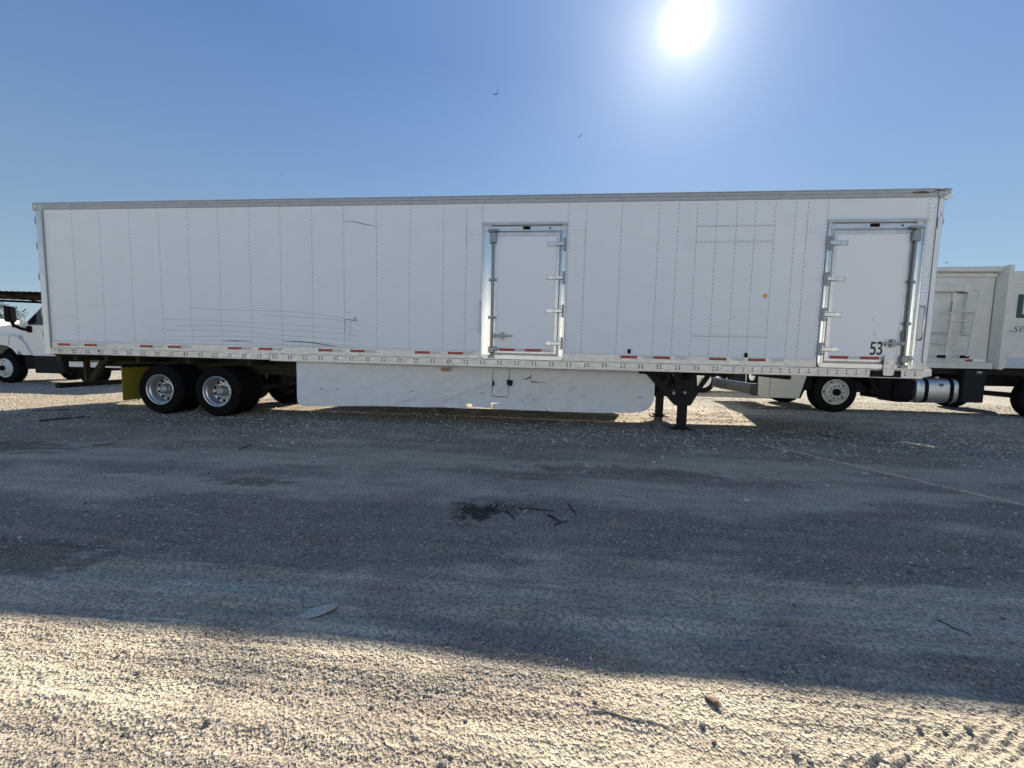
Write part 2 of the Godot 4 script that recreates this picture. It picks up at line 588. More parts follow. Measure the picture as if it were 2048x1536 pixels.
func make_gravel() -> void:
	var m := StandardMaterial3D.new()
	m.vertex_color_use_as_albedo = true
	m.roughness = 0.9
	for variant in 3:
		var mm := MultiMesh.new()
		mm.transform_format = MultiMesh.TRANSFORM_3D
		mm.use_colors = true
		mm.mesh = stone_mesh(70 + variant, 0.55)
		var list := []
		var tries := 0
		while list.size() < 60000 and tries < 420000:
			tries += 1
			var a := rng.randf_range(-1.05, 1.02) - 0.10
			var r := exp(rng.randf_range(log(0.95), log(14.0)))
			var x := 10.13 + sin(a) * r
			var z := 7.0 - cos(a) * r
			if z < -7.5:
				continue
			var g := gravelly(x, z)
			if rng.randf() > 0.06 + 0.94 * g * g:
				continue
			var size := 0.0010 + 0.0018 * rng.randf() + 0.0060 * pow(rng.randf(), 16.0)
			size = size * (0.75 + 0.25 * r)
			list.append([x, z, size])
		mm.instance_count = list.size()
		for i in list.size():
			var e: Array = list[i]
			var b := Basis(Vector3.UP, rng.randf() * TAU) * Basis(Vector3.RIGHT, rng.randf_range(-0.4, 0.4))
			b = b.scaled(Vector3.ONE * e[2])
			mm.set_instance_transform(i, Transform3D(b, Vector3(e[0], ground_y(e[0], e[1]) + e[2] * 0.15, e[1])))
			var t := rng.randf()
			var base := ground_colour(e[0], e[1])
			var tone := Color(0.28, 0.25, 0.21).lerp(Color(0.52, 0.48, 0.42), t * t)
			if t < 0.08:
				tone = Color(0.12, 0.115, 0.105)
			if base.r < 0.08:
				tone = tone * 0.3
			mm.set_instance_color(i, tone)
		var o := MultiMeshInstance3D.new()
		o.name = numbered("gravel")
		o.multimesh = mm
		o.material_override = m
		add_child(o)
		tag(o, "loose grey gravel strewn over the packed yard", "gravel", "loose gravel", "stuff")
	# coarser crushed stone lies under and behind the trailer
	var cm := MultiMesh.new()
	cm.transform_format = MultiMesh.TRANSFORM_3D
	cm.use_colors = true
	cm.mesh = stone_mesh(90, 0.6)
	cm.instance_count = 42000
	for i in 42000:
		var x := rng.randf_range(-12.0, 24.0)
		var z := 0.1 - 15.5 * pow(rng.randf(), 1.5) + absf(rng.randfn()) * 0.75 * (0.4 + gravelly(x, 0.4))
		var size := 0.007 + 0.010 * rng.randf() + 0.016 * pow(rng.randf(), 6.0)
		var b := Basis(Vector3.UP, rng.randf() * TAU) * Basis(Vector3.RIGHT, rng.randf_range(-0.5, 0.5))
		cm.set_instance_transform(i, Transform3D(b.scaled(Vector3.ONE * size), Vector3(x, ground_y(x, z) + size * 0.12, z)))
		cm.set_instance_color(i, Color(0.34, 0.315, 0.27).lerp(Color(0.60, 0.57, 0.50), rng.randf()))
	var co := MultiMeshInstance3D.new()
	co.name = "crushed_stone"
	co.multimesh = cm
	co.material_override = m
	add_child(co)
	tag(co, "coarse crushed stone under and behind the trailer", "gravel", "loose gravel", "stuff")

# ------------------------------------------------------------------ wheels
func make_wheel(parent: Node, c: Vector3, R: float, W: float, rim_mat: Material, dish: float, holes: int, hub_mat: Material, studs: int, out := 1.0, flat := 0.0) -> Node3D:
	# outer face at c (centre of the outer sidewall plane), tyre runs inwards along -z*out
	var w := sub("wheel", parent, c)
	if out < 0:
		w.rotation.y = PI
	var r := R * 0.585
	var s := S()
	var prof := [Vector2(r, -W + 0.02), Vector2(r + 0.02, -W + 0.004), Vector2(R * 0.80, -W - 0.012), Vector2(R * 0.93, -W + 0.002), Vector2(R * 0.985, -W + 0.03)]
	for k in 4:
		var z0 := -W + 0.035 + (W - 0.07) * (k + 0.12) / 4.0
		var z1 := -W + 0.035 + (W - 0.07) * (k + 0.88) / 4.0
		var z2 := -W + 0.035 + (W - 0.07) * (k + 1.0) / 4.0
		prof.append(Vector2(R, z0)); prof.append(Vector2(R, z1))
		if k < 3:
			prof.append(Vector2(R - 0.012, z1 + 0.002)); prof.append(Vector2(R - 0.012, z2 + 0.002))
	prof.append_array([Vector2(R * 0.985, -0.03), Vector2(R * 0.95, -0.008), Vector2(R * 0.90, 0.006), Vector2(R * 0.885, 0.004), Vector2(R * 0.80, 0.012), Vector2(r + 0.035, 0.004), Vector2(r + 0.03, 0.008), Vector2(r + 0.008, -0.002), Vector2(r - 0.004, -0.02)])
	lathe(s, prof, Vector3.ZERO, 48)
	part("tyre", s, M.tyre, w)
	# rim: flange, barrel, disc
	s = S()
	var rp := [Vector2(r - 0.012, -W + 0.03), Vector2(r + 0.012, -0.012), Vector2(r + 0.014, 0.004), Vector2(r + 0.004, 0.010), Vector2(r - 0.008, 0.006), Vector2(r - 0.014, -0.012), Vector2(r - 0.018, -0.03), Vector2(r - 0.040, -0.045)]
	if dish > 0.0:
		rp.append_array([Vector2(r - 0.046, -0.075), Vector2(r - 0.052, -dish * 0.8), Vector2(r - 0.066, -dish * 0.97), Vector2(r - 0.085, -dish), Vector2(0.115, -dish + 0.004), Vector2(0.10, -dish + 0.012), Vector2(0.0, -dish + 0.012)])
	else:
		rp.append_array([Vector2(r - 0.050, -0.055), Vector2(r - 0.062, -0.05), Vector2(r * 0.62, -dish - 0.01), Vector2(r * 0.56, -dish), Vector2(0.08, -dish), Vector2(0.0, -dish)])
	lathe(s, rp, Vector3.ZERO, 48)
	part("rim", s, rim_mat, w)
	var face_z: float = -dish if dish > 0.0 else -0.02
	for k in holes:
		var a := TAU * (k + 0.5) / holes
		s = S()
		var hr := (r - 0.085 + 0.125) * 0.5 + 0.028 if dish > 0.0 else r * 0.78
		var hz := face_z + 0.003
		if dish <= 0.0:
			hz = lerp(-0.05, -dish - 0.01, (r - 0.062 - r * 0.78) / (r - 0.062 - r * 0.62)) + 0.004
		lathe(s, [Vector2(0.032, -0.004), Vector2(0.032, 0.002), Vector2(0.027, 0.004), Vector2(0.026, 0.0015), Vector2(0.0, 0.0015)], Vector3(cos(a) * hr, sin(a) * hr, hz), 12)
		part("hand_hole", s, M.black_rubber, w)
	s = S()
	for k in studs:
		var a := TAU * k / studs
		var sr := 0.145 if dish > 0.0 else r * 0.50
		lathe(s, [Vector2(0.015, -0.004), Vector2(0.015, 0.022), Vector2(0.010, 0.03), Vector2(0.0, 0.03)], Vector3(cos(a) * sr, sin(a) * sr, -dish), 6)
	tag(part("wheel_nuts", s, M.bolt if dish <= 0.0 else M.galv, w), "", "", "", "stuff")
	s = S()
	if dish > 0.0:
		lathe(s, [Vector2(0.108, -dish), Vector2(0.106, -dish + 0.05), Vector2(0.085, -dish + 0.075), Vector2(0.08, -dish + 0.10), Vector2(0.045, -dish + 0.115), Vector2(0.0, -dish + 0.115)], Vector3.ZERO, 24)
	else:
		lathe(s, [Vector2(0.09, -dish), Vector2(0.085, -dish + 0.05), Vector2(0.06, -dish + 0.075), Vector2(0.0, -dish + 0.078)], Vector3.ZERO, 20)
	part("hub", s, hub_mat, w)
	return w

# ------------------------------------------------------------------ the trailer
func skin_panel(parent: Node, x0: float, x1: float, y0: float, y1: float, seed_: float) -> void:
	var s := S()
	var nx := 5
	var ny := 14
	var P := []
	for j in ny + 1:
		var row := []
		for i in nx + 1:
			var u := float(i) / nx
			var v := float(j) / ny
			var x: float = lerp(x0 + 0.0012, x1 - 0.0012, u)
			var y: float = lerp(y0, y1, v)
			var b := sin(PI * u) * sin(PI * clamp(v, 0.0, 1.0))
			var z := 0.0004 * b + 0.0003 * sin(y * 2.3 + seed_ * 1.7) * sin(PI * u) + 0.0005 * n_mid.get_noise_2d(x * 0.6, y * 0.35)
			row.append(Vector3(x, y, z))
		P.append(row)
	s.set_smooth_group(1)
	for j in ny:
		for i in nx:
			face(s, [P[j][i], P[j][i + 1], P[j + 1][i + 1], P[j + 1][i]], Vector3(0, 0, 1))
	s.set_smooth_group(-1)
	var bk := Vector3(0, 0, -0.02)
	for j in ny:
		face(s, [P[j][0], P[j + 1][0], P[j + 1][0] + bk, P[j][0] + bk], Vector3(-1, 0, 0))
		face(s, [P[j][nx], P[j + 1][nx], P[j + 1][nx] + bk, P[j][nx] + bk], Vector3(1, 0, 0))
	for i in nx:
		face(s, [P[0][i], P[0][i + 1], P[0][i + 1] + bk, P[0][i] + bk], Vector3(0, -1, 0))
		face(s, [P[ny][i], P[ny][i + 1], P[ny][i + 1] + bk, P[ny][i] + bk], Vector3(0, 1, 0))
	part("side_panel", s, M.skin, parent)

func rivets_v(s: SurfaceTool, x: float, y0: float, y1: float, pitch: float, r := 0.0075) -> void:
	var y := y0
	while y <= y1:
		dot(s, Vector3(x + rng.randf_range(-0.0015, 0.0015), y, 0.001), r, 0.0045)
		y += pitch

func rivets_h(s: SurfaceTool, y: float, x0: float, x1: float, pitch: float, r := 0.007, z := 0.001) -> void:
	var x := x0
	while x <= x1:
		dot(s, Vector3(x, y, z), r, 0.0045)
		x += pitch

func make_door(parent: Node, fx0: float, fx1: float, lx0: float, lx1: float, rod_x: float, hinge_side: float) -> Node3D:
	var d := sub("side_door", parent)
	var y0 := 1.275
	var y1 := 3.585
	var ly0 := 1.36
	var ly1 := 3.43
	# outer aluminium frame: posts with a polished slanted face, head and sill
	var s: SurfaceTool
	for e in [[fx0, lx0 - 0.025], [lx1 + 0.025, fx1]]:
		s = S()
		bx(s, Vector3(e[0], y0 + 0.05, -0.02), Vector3(e[0] + 0.012, y1 - 0.03, 0.030), 0.003)
		bx(s, Vector3(e[1] - 0.012, y0 + 0.05, -0.02), Vector3(e[1], y1 - 0.03, 0.026), 0.003)
		# shallow channel that mirrors sky above and yard below
		var n := 7
		s.set_smooth_group(1)
		for k in n:
			var u0: float = lerp(e[0] + 0.012, e[1] - 0.012, float(k) / n)
			var u1: float = lerp(e[0] + 0.012, e[1] - 0.012, float(k + 1) / n)
			var z0 := 0.006 + 0.012 * pow(sin(PI * float(k) / n), 1.5)
			var z1 := 0.006 + 0.012 * pow(abs(sin(PI * float(k + 1) / n)), 1.5)
			face(s, [Vector3(u0, y0 + 0.05, z0), Vector3(u1, y0 + 0.05, z1), Vector3(u1, y1 - 0.03, z1), Vector3(u0, y1 - 0.03, z0)], Vector3(0, 0, 1))
			face(s, [Vector3(u0, y0 + 0.05, -0.02), Vector3(u1, y0 + 0.05, -0.02), Vector3(u1, y1 - 0.03, -0.02), Vector3(u0, y1 - 0.03, -0.02)], Vector3(0, 0, -1))
		part("frame_post", s, M.alu_bright, d)
	s = S()
	bx(s, Vector3(fx0 + 0.012, ly1 + 0.03, -0.02), Vector3(fx1 - 0.012, y1 - 0.045, 0.02), 0.004)
	part("frame_head", s, M.alu, d)
	s = S()
	bx(s, Vector3(fx0 - 0.01, y1 - 0.03, -0.01), Vector3(fx1 + 0.01, y1 + 0.02, 0.045), 0.006)
	part("drip_rail", s, M.alu, d)
	s = S()
	rivets_h(s, y1 - 0.006, fx0 + 0.02, fx1 - 0.02, 0.034, 0.008, 0.045)
	tag(part("drip_rail_rivets", s, M.rivet, d), "", "", "", "stuff")
	s = S()
	prism(s, [Vector2(fx0, y0 + 0.05), Vector2(fx0, y0 + 0.02), Vector2(fx0 + 0.035, y0 - 0.02), Vector2(fx1 - 0.035, y0 - 0.02), Vector2(fx1, y0 + 0.02), Vector2(fx1, y0 + 0.05)], -0.02, 0.042)
	part("sill", s, M.alu, d)
	# leaf and its edge trim
	s = S()
	bx(s, Vector3(lx0, ly0, -0.06), Vector3(lx1, ly1, 0.012), 0.004)
	part("door_leaf", s, M.leaf, d)
	var tw := 0.055
	for e in [[Vector2(lx0, ly0), Vector2(lx0 + tw, ly1)], [Vector2(lx1 - tw, ly0), Vector2(lx1, ly1)], [Vector2(lx0 + tw, ly1 - tw), Vector2(lx1 - tw, ly1)], [Vector2(lx0 + tw, ly0), Vector2(lx1 - tw, ly0 + 0.035)]]:
		s = S()
		bx(s, Vector3(e[0].x, e[0].y, 0.0125), Vector3(e[1].x, e[1].y, 0.020), 0.003)
		part("edge_trim", s, M.alu, d)
	s = S()
	for xx in [lx0 + tw * 0.5, lx1 - tw * 0.5]:
		var y := ly0 + 0.05
		while y < ly1:
			dot(s, Vector3(xx, y, 0.020), 0.007, 0.004)
			y += 0.105
	rivets_h(s, ly1 - tw * 0.5, lx0 + 0.08, lx1 - 0.06, 0.12, 0.007, 0.02)
	rivets_h(s, ly0 + 0.018, lx0 + 0.1, lx1 - 0.06, 0.12, 0.007, 0.02)
	tag(part("trim_rivets", s, M.rivet, d), "", "", "", "stuff")
	# gasket in the joint
	s = S()
	bx(s, Vector3(lx0 - 0.022, ly0 - 0.03, -0.05), Vector3(lx1 + 0.022, ly1 + 0.028, 0.004), 0.002)
	part("gasket", s, M.alu_dull, d)
	# locking rod, keepers, guides and handle
	s = S()
	tube(s, [Vector3(rod_x, 1.30, 0.055), Vector3(rod_x, 3.47, 0.055)], 0.0175, 12)
	part("lock_rod", s, M.galv, d)
	for yy in [3.05, 1.98, 2.63]:
		s = S()
		bx(s, Vector3(rod_x - 0.075, yy - 0.022, 0.021), Vector3(rod_x + 0.075, yy + 0.022, 0.032), 0.003)
		bx(s, Vector3(rod_x - 0.034, yy - 0.022, 0.032), Vector3(rod_x + 0.034, yy + 0.022, 0.080), 0.010)
		if yy != 3.05:
			part("rod_guide", s, M.galv, d)
	s = S()
	bx(s, Vector3(rod_x - 0.055, 3.25, 0.021), Vector3(rod_x + 0.055, 3.42, 0.085), 0.012)
	bx(s, Vector3(rod_x - 0.10, 3.445, 0.02), Vector3(rod_x + 0.09, 3.485, 0.075), 0.008)
	part("upper_keeper", s, M.galv, d)
	s = S()
	bx(s, Vector3(rod_x - 0.05, 1.36, 0.021), Vector3(rod_x + 0.055, 1.47, 0.09), 0.012)
	bx(s, Vector3(rod_x - 0.06, 1.268, 0.043), Vector3(rod_x + 0.05, 1.32, 0.082), 0.008)
	bx(s, Vector3(rod_x + 0.03, 1.40, 0.03), Vector3(rod_x + 0.10, 1.46, 0.10), 0.008)
	part("lower_keeper", s, M.galv, d)
	var dir := -hinge_side * -1.0
	s = S()
	var hx := rod_x + dir * 0.36
	bx(s, Vector3(min(rod_x, hx), 1.648, 0.062), Vector3(max(rod_x, hx), 1.676, 0.078), 0.005)
	bx(s, Vector3(rod_x + dir * 0.05 - 0.03, 1.63, 0.045), Vector3(rod_x + dir * 0.05 + 0.03, 1.695, 0.075), 0.006)
	part("handle", s, M.galv, d)
	s = S()
	prism(s, [Vector2(-0.024, -0.06), Vector2(0.024, -0.06), Vector2(0.03, -0.03), Vector2(0.03, 0.03), Vector2(0.024, 0.065), Vector2(-0.024, 0.065), Vector2(-0.03, 0.03), Vector2(-0.03, -0.03)], 0.0, 0.05)
	var hc := part("handle_catch", s, M.galv, d)
	hc.position = Vector3(rod_x + dir * 0.185, 1.66, 0.021)
	# four hinges
	var hx0 := lx1 + 0.075 if hinge_side > 0 else lx0 - 0.075
	for yy in [3.237, 2.673, 2.108, 1.549]:
		s = S()
		var ex := hx0 - hinge_side * 0.285
		bx(s, Vector3(min(hx0, ex), yy - 0.035, 0.022), Vector3(max(hx0, ex), yy + 0.035, 0.034), 0.004)
		bx(s, Vector3(min(hx0, hx0 - hinge_side * 0.13), yy - 0.03, 0.034), Vector3(max(hx0, hx0 - hinge_side * 0.13), yy + 0.03, 0.052), 0.006)
		part("hinge_strap", s, M.alu, d)
		s = S()
		tube(s, [Vector3(hx0 + hinge_side * 0.012, yy - 0.10, 0.045), Vector3(hx0 + hinge_side * 0.012, yy + 0.10, 0.045)], 0.020, 10)
		bx(s, Vector3(hx0 - 0.01, yy - 0.105, 0.02), Vector3(hx0 + 0.035, yy - 0.06, 0.05), 0.004)
		bx(s, Vector3(hx0 - 0.01, yy + 0.06, 0.02), Vector3(hx0 + 0.035, yy + 0.105, 0.05), 0.004)
		part("hinge_knuckle", s, M.galv, d)
		s = S()
		for px in [0.265, 0.165]:
			for py in [-0.02, 0.02]:
				dot(s, Vector3(hx0 - hinge_side * px, yy + py, 0.034), 0.009, 0.006)
		tag(part("hinge_bolts", s, M.rivet, d), "", "", "", "stuff")
	# black marker lamp on the head
	s = S()
	bx(s, Vector3((lx0 + lx1) * 0.5 - 0.065, ly1 + 0.055, 0.02), Vector3((lx0 + lx1) * 0.5 + 0.065, ly1 + 0.105, 0.035), 0.008)
	part("marker_lamp", s, M.plastic, d)
	s = S()
	dot(s, Vector3((lx0 + lx1) * 0.5 + 0.40, ly1 + 0.075, 0.02), 0.018, 0.006)
	part("head_bolt", s, M.plastic, d)
	return d

func tape(parent: Node, x: float, y: float, w: float, key: String, z: float) -> void:
	var s := S()
	bx(s, Vector3(x, y - 0.023, z), Vector3(x + w, y + 0.023, z + 0.002), 0.0005)
	part("reflector_tape", s, M[key], parent)

func make_trailer() -> void:
	var t := thing("semi_trailer", "long white box semi-trailer with two side doors, riveted panels and dented skirt", "trailer", Vector3(0.0, 0.0235, 0.0))
	t.rotation.z = -0.0047
	var s: SurfaceTool
	var L := 16.15
	var Wd := 2.59
	# --- insulated box: near core wall, far wall, roof, floor, front and rear
	s = S(); bx(s, Vector3(0.06, 1.13, -0.07), Vector3(8.84, 4.03, -0.021), 0.0)
	bx(s, Vector3(10.30, 1.13, -0.07), Vector3(14.43, 4.03, -0.021), 0.0)
	bx(s, Vector3(15.86, 1.13, -0.07), Vector3(16.0, 4.03, -0.021), 0.0)
	bx(s, Vector3(8.84, 3.54, -0.07), Vector3(10.30, 4.03, -0.021), 0.0)
	bx(s, Vector3(14.43, 3.54, -0.07), Vector3(15.86, 4.03, -0.021), 0.0)
	part("core_wall", s, M.skin, t)
	s = S(); bx(s, Vector3(0.06, 1.13, -Wd), Vector3(16.0, 4.03, -Wd + 0.06), 0.01); part("far_wall", s, M.skin, t)
	s = S(); bx(s, Vector3(-0.01, 4.032, -Wd), Vector3(16.08, 4.052, -0.01), 0.004); part("roof", s, M.skin, t)
	s = S(); bx(s, Vector3(0.02, 1.10, -Wd + 0.06), Vector3(16.0, 1.28, -0.075), 0.01); part("floor", s, M.frame, t)
	s = S(); bx(s, Vector3(16.0, 1.13, -Wd + 0.14), Vector3(16.14, 4.03, -0.14), 0.01); part("nose_wall", s, M.skin, t)
	for zz in [[-1.285, -0.10], [-2.49, -1.305]]:
		s = S(); bx(s, Vector3(-0.02, 1.20, zz[0]), Vector3(0.04, 3.94, zz[1]), 0.01); part("rear_door", s, M.leaf, t)
	# --- outer skin, sheet by sheet
	var cols := [0.115, 0.74, 1.34, 1.98, 2.60, 3.21, 3.83, 4.45, 5.06, 5.68, 6.29, 6.91, 7.53, 8.14, 8.55, 8.84]
	for i in cols.size() - 1:
		skin_panel(t, cols[i], cols[i + 1], 1.372, 3.93, i)
	var cols2 := [10.305, 10.61, 11.20, 11.81, 12.12, 12.42, 12.73, 13.04, 13.33, 13.63, 13.94, 14.12, 14.43]
	for i in cols2.size() - 1:
		skin_panel(t, cols2[i], cols2[i + 1], 1.372, 3.93, i + 20)
	skin_panel(t, 8.84, 10.305, 3.585, 3.93, 40)
	skin_panel(t, 14.43, 15.865, 3.585, 3.93, 41)
	skin_panel(t, 15.865, 16.0, 1.372, 3.93, 42)
	# riveted patch plates at the middle of the front half
	for e in [[3.525, 3.53], [3.27, 3.275], [1.725, 1.73]]:
		s = S(); bx(s, Vector3(12.42, e[0] - 0.008, 0.0025), Vector3(13.645, e[0], 0.0055), 0.0012); part("sheet_edge", s, M.scuff, t)
	# --- rivets
	s = S()
	for x in [0.16, 0.222]:
		rivets_v(s, x, 1.40, 3.90, 0.062 if x < 0.2 else 0.09, 0.007)
	for i in range(1, cols.size()):
		rivets_v(s, cols[i] + (0.0 if i < 15 else -0.012), 1.43 if i < 15 else 3.62, 3.96, 0.078, 0.0085)
	rivets_v(s, 8.825, 1.42, 3.60, 0.062, 0.0085)
	for i in range(0, cols2.size()):
		rivets_v(s, cols2[i] + (0.018 if i == 0 else (-0.018 if i == 12 else 0.0)), 1.43, 3.96, 0.062 if i == 0 or i == 12 else 0.072, 0.0085)
	for x in [8.55, 10.61, 14.12]:
		rivets_v(s, x + 0.001, 3.20, 3.62, 0.028, 0.007)
	for y in [3.47, 3.41]:
		rivets_h(s, y, 8.61, 8.80, 0.058)
		rivets_h(s, y, 10.37, 10.56, 0.058)
		rivets_h(s, y, 14.18, 14.38, 0.058)
	for y in [3.535, 3.285, 1.74]:
		rivets_h(s, y, 12.44, 13.63, 0.055, 0.0065)
	rivets_h(s, 1.392, 0.14, 8.82, 0.036)
	rivets_h(s, 1.392, 10.33, 14.41, 0.046)
	rivets_v(s, 15.885, 1.42, 3.92, 0.062, 0.008)
	rivets_v(s, 15.975, 1.42, 3.92, 0.062, 0.007)
	tag(part("panel_rivets", s, M.rivet, t), "", "", "", "stuff")
	# --- top rail: extrusion with a lip and a step
	s = S()
	bx(s, Vector3(0.02, 3.932, -0.06), Vector3(15.98, 4.0, 0.010), 0.003)
	bx(s, Vector3(0.02, 3.998, -0.06), Vector3(15.98, 4.046, 0.020), 0.005)
	bx(s, Vector3(0.02, 4.044, -0.06), Vector3(15.98, 4.06, 0.028), 0.004)
	part("top_rail", s, M.alu_dull, t)
	s = S()
	rivets_h(s, 3.948, 0.1, 15.9, 0.036, 0.006, 0.010)
	for i in range(1, cols.size()):
		rivets_v(s, cols[i], 3.975, 3.99, 0.03, 0.008)
	tag(part("top_rail_rivets", s, M.rivet_alu, t), "", "", "", "stuff")
	# --- bottom rail: tape band, bolted flange
	s = S()
	bx(s, Vector3(0.10, 1.245, -0.06), Vector3(8.85, 1.372, 0.012), 0.003)
	bx(s, Vector3(10.30, 1.245, -0.06), Vector3(14.43, 1.372, 0.012), 0.003)
	bx(s, Vector3(15.865, 1.245, -0.06), Vector3(16.02, 1.372, 0.012), 0.003)
	bx(s, Vector3(8.85, 1.245, -0.06), Vector3(10.30, 1.262, 0.012), 0.002)
	bx(s, Vector3(14.43, 1.245, -0.06), Vector3(15.865, 1.262, 0.012), 0.002)
	part("tape_band", s, M.rail, t)
	for e in [[0.10, 3.785, "rail"], [4.818, 8.26, "rail"], [8.263, 13.12, "rail"], [13.123, 16.02, "rail"]]:
		s = S()
		bx(s, Vector3(e[0], 1.128 if e[0] < 4.0 else 1.105, -0.05), Vector3(e[1], 1.243, 0.028), 0.005)
		part("bottom_rail", s, M[e[2]], t)
	s = S(); bx(s, Vector3(3.788, 1.128, -0.05), Vector3(4.815, 1.250, 0.034), 0.004)
	tag(part("rail_splice", s, M.rail_plate, t), "lighter riveted splice plate in the bottom rail", "")
	s = S()
	var bxx := 0.34
	var bi := 0
	while bxx < 16.0:
		if not (bxx > 15.30 and bxx < 15.68):
			var zf := 0.034 if bxx > 3.788 and bxx < 4.8 else 0.028
			if bxx < 13.0:
				for dx in [-0.028, 0.028]:
					for dy in [1.166, 1.206]:
						dot(s, Vector3(bxx + dx, dy, zf), 0.014, 0.008)
			else:
				for dy in [1.16, 1.206]:
					dot(s, Vector3(bxx, dy, zf), 0.013, 0.008)
		bxx += 0.305 if bxx < 12.9 else 0.145
		bi += 1
	for k in 9:
		dot(s, Vector3(0.22 + k * 0.062, 1.205, 0.028), 0.009, 0.006)
	dot(s, Vector3(1.19, 1.205, 0.028), 0.024, 0.008, 10)
	tag(part("rail_bolts", s, M.bolt, t), "", "", "", "stuff")
	s = S()
	for i in range(1, cols.size()):
		rivets_v(s, cols[i], 1.262, 1.36, 0.045, 0.006)
	for i in range(0, cols2.size()):
		rivets_v(s, cols2[i], 1.262, 1.36, 0.045, 0.006)
	var tr := part("band_rivets", s, M.rivet_alu, t)
	tr.position.z = 0.011
	tag(tr, "", "", "", "stuff")
	# --- reflective tape
	for x in [0.264, 0.863, 2.089, 2.693, 3.957, 4.583, 5.775, 6.401, 7.63, 8.242, 11.282, 11.826, 12.742, 13.358]:
		var y: float = 1.318 + 0.0022 * x
		tape(t, x, y, 0.279, "red_tape", 0.0125)
		tape(t, x + 0.281 + (0.085 if x > 11.0 else 0.0), y + 0.002, 0.20, "white_tape", 0.0125)
	# --- posts and nose corner
	s = S()
	bx(s, Vector3(-0.03, 1.12, -0.10), Vector3(0.112, 4.03, 0.022), 0.008)
	part("rear_post", s, M.alu, t)
	s = S()
	bx(s, Vector3(0.100, 1.25, 0.004), Vector3(0.122, 3.93, 0.030), 0.004)
	part("post_flange", s, M.alu_dull, t)
	s = S()
	bx(s, Vector3(-0.075, 3.90, -0.12), Vector3(0.055, 4.062, 0.034), 0.012)
	part("corner_cap", s, M.alu_dull, t)
	s = S()
	dot(s, Vector3(0.0, 3.985, 0.034), 0.024, 0.014, 10)
	part("cap_lamp", s, M.alu_bright, t)
	for y in [3.73, 3.24, 2.65, 1.95, 1.52]:
		s = S()
		bx(s, Vector3(-0.085, y - 0.055, -0.10), Vector3(-0.03, y + 0.055, -0.012), 0.006)
		tube(s, [Vector3(-0.07, y - 0.065, -0.01), Vector3(-0.07, y + 0.065, -0.01)], 0.018, 8)
		part("rear_hinge", s, M.galv, t)
	s = S()
	s.set_smooth_group(1)
	var prev := []
	for k in 9:
		var a := PI * 0.5 * k / 8.0
		var c := Vector3(16.02 + 0.14 * sin(a), 0, -0.14 + 0.14 * cos(a) + 0.004)
		if prev.size() > 0:
			var q: Vector3 = prev[0]
			var ys := [1.13, 1.6, 2.1, 2.6, 3.1, 3.5, 3.75, 4.03]
			for j in ys.size() - 1:
				var w0 := 0.005 * sin(ys[j] * 4.0)
				var w1 := 0.005 * sin(ys[j + 1] * 4.0)
				face(s, [Vector3(q.x + w0, ys[j], q.z), Vector3(c.x + w0, ys[j], c.z), Vector3(c.x + w1, ys[j + 1], c.z), Vector3(q.x + w1, ys[j + 1], q.z)], Vector3(q.x - 16.02, 0, q.z + 0.14))
		prev = [c]
	part("nose_corner", s, M.skin, t)
	s = S(); bx(s, Vector3(16.002, 1.14, -0.03), Vector3(16.014, 3.93, 0.006), 0.002); part("corner_joint", s, M.rivet, t)
	s = S(); rivets_v(s, 16.10, 1.2, 3.9, 0.075, 0.007)
	var nr := part("nose_rivets", s, M.rivet, t)
	nr.position.z = -0.035
	tag(nr, "", "", "", "stuff")
	s = S()
	prism(s, [Vector2(16.02, 1.12), Vector2(16.16, 1.16), Vector2(16.155, 1.26), Vector2(16.10, 1.30), Vector2(16.02, 1.40)], -0.05, 0.014)
	part("nose_foot", s, M.rail_plate, t)
	# battered front upper corner
	s = S()
	prism(s, [Vector2(15.98, 3.94), Vector2(16.0, 4.055), Vector2(16.09, 4.068), Vector2(16.175, 4.062), Vector2(16.15, 4.01), Vector2(16.16, 3.95), Vector2(16.06, 3.925)], -0.16, 0.012)
	part("bent_cap", s, M.alu_dull, t)
	s = S()
	prism(s, [Vector2(16.03, 3.93), Vector2(16.08, 3.99), Vector2(16.165, 3.985), Vector2(16.17, 3.91), Vector2(16.10, 3.89)], -0.05, 0.03)
	part("torn_flap", s, M.skin, t)
	s = S()
	ribbon(s, [Vector2(15.60, 4.000), Vector2(15.75, 4.006), Vector2(15.86, 4.0)], 0.03, 0.0205, 0.002)
	ribbon(s, [Vector2(15.88, 4.0), Vector2(15.97, 4.035), Vector2(16.08, 4.03)], 0.022, 0.0205, 0.003)
	part("rust_streak", s, M.rust, t)
	s = S()
	ribbon(s, [Vector2(16.035, 3.68), Vector2(16.075, 3.635)], 0.012, 0.0065, 0.002)
	ribbon(s, [Vector2(16.055, 3.70), Vector2(16.09, 3.665)], 0.008, 0.0065, 0.002)
	ribbon(s, [Vector2(16.03, 3.92), Vector2(16.08, 3.96), Vector2(16.15, 4.0)], 0.012, 0.031, 0.002)
	tag(part("gouge_marks", s, M.scratch, t), "", "", "", "stuff")
	s = S()
	prism(s, [Vector2(16.14, 3.50), Vector2(16.185, 3.58), Vector2(16.17, 3.65), Vector2(16.14, 3.68)], -0.22, -0.08)
	part("nose_bracket", s, M.alu_dull, t)
	# --- doors
	var d1 := make_door(t, 8.845, 10.30, 9.035, 10.18, 9.04, 1.0)
	var d2 := make_door(t, 14.435, 15.86, 14.535, 15.69, 15.70, -1.0)
	d1.set_meta("label", "rear side door of the trailer, hinged on its right")
	d2.set_meta("label", "front side door of the trailer, marked 53 foot")
	for x in [9.167, 9.63]:
		tape(d1, x, 1.420, 0.285, "red_tape", 0.0135)
		tape(d1, x + 0.287, 1.421, 0.172, "white_tape", 0.0135)
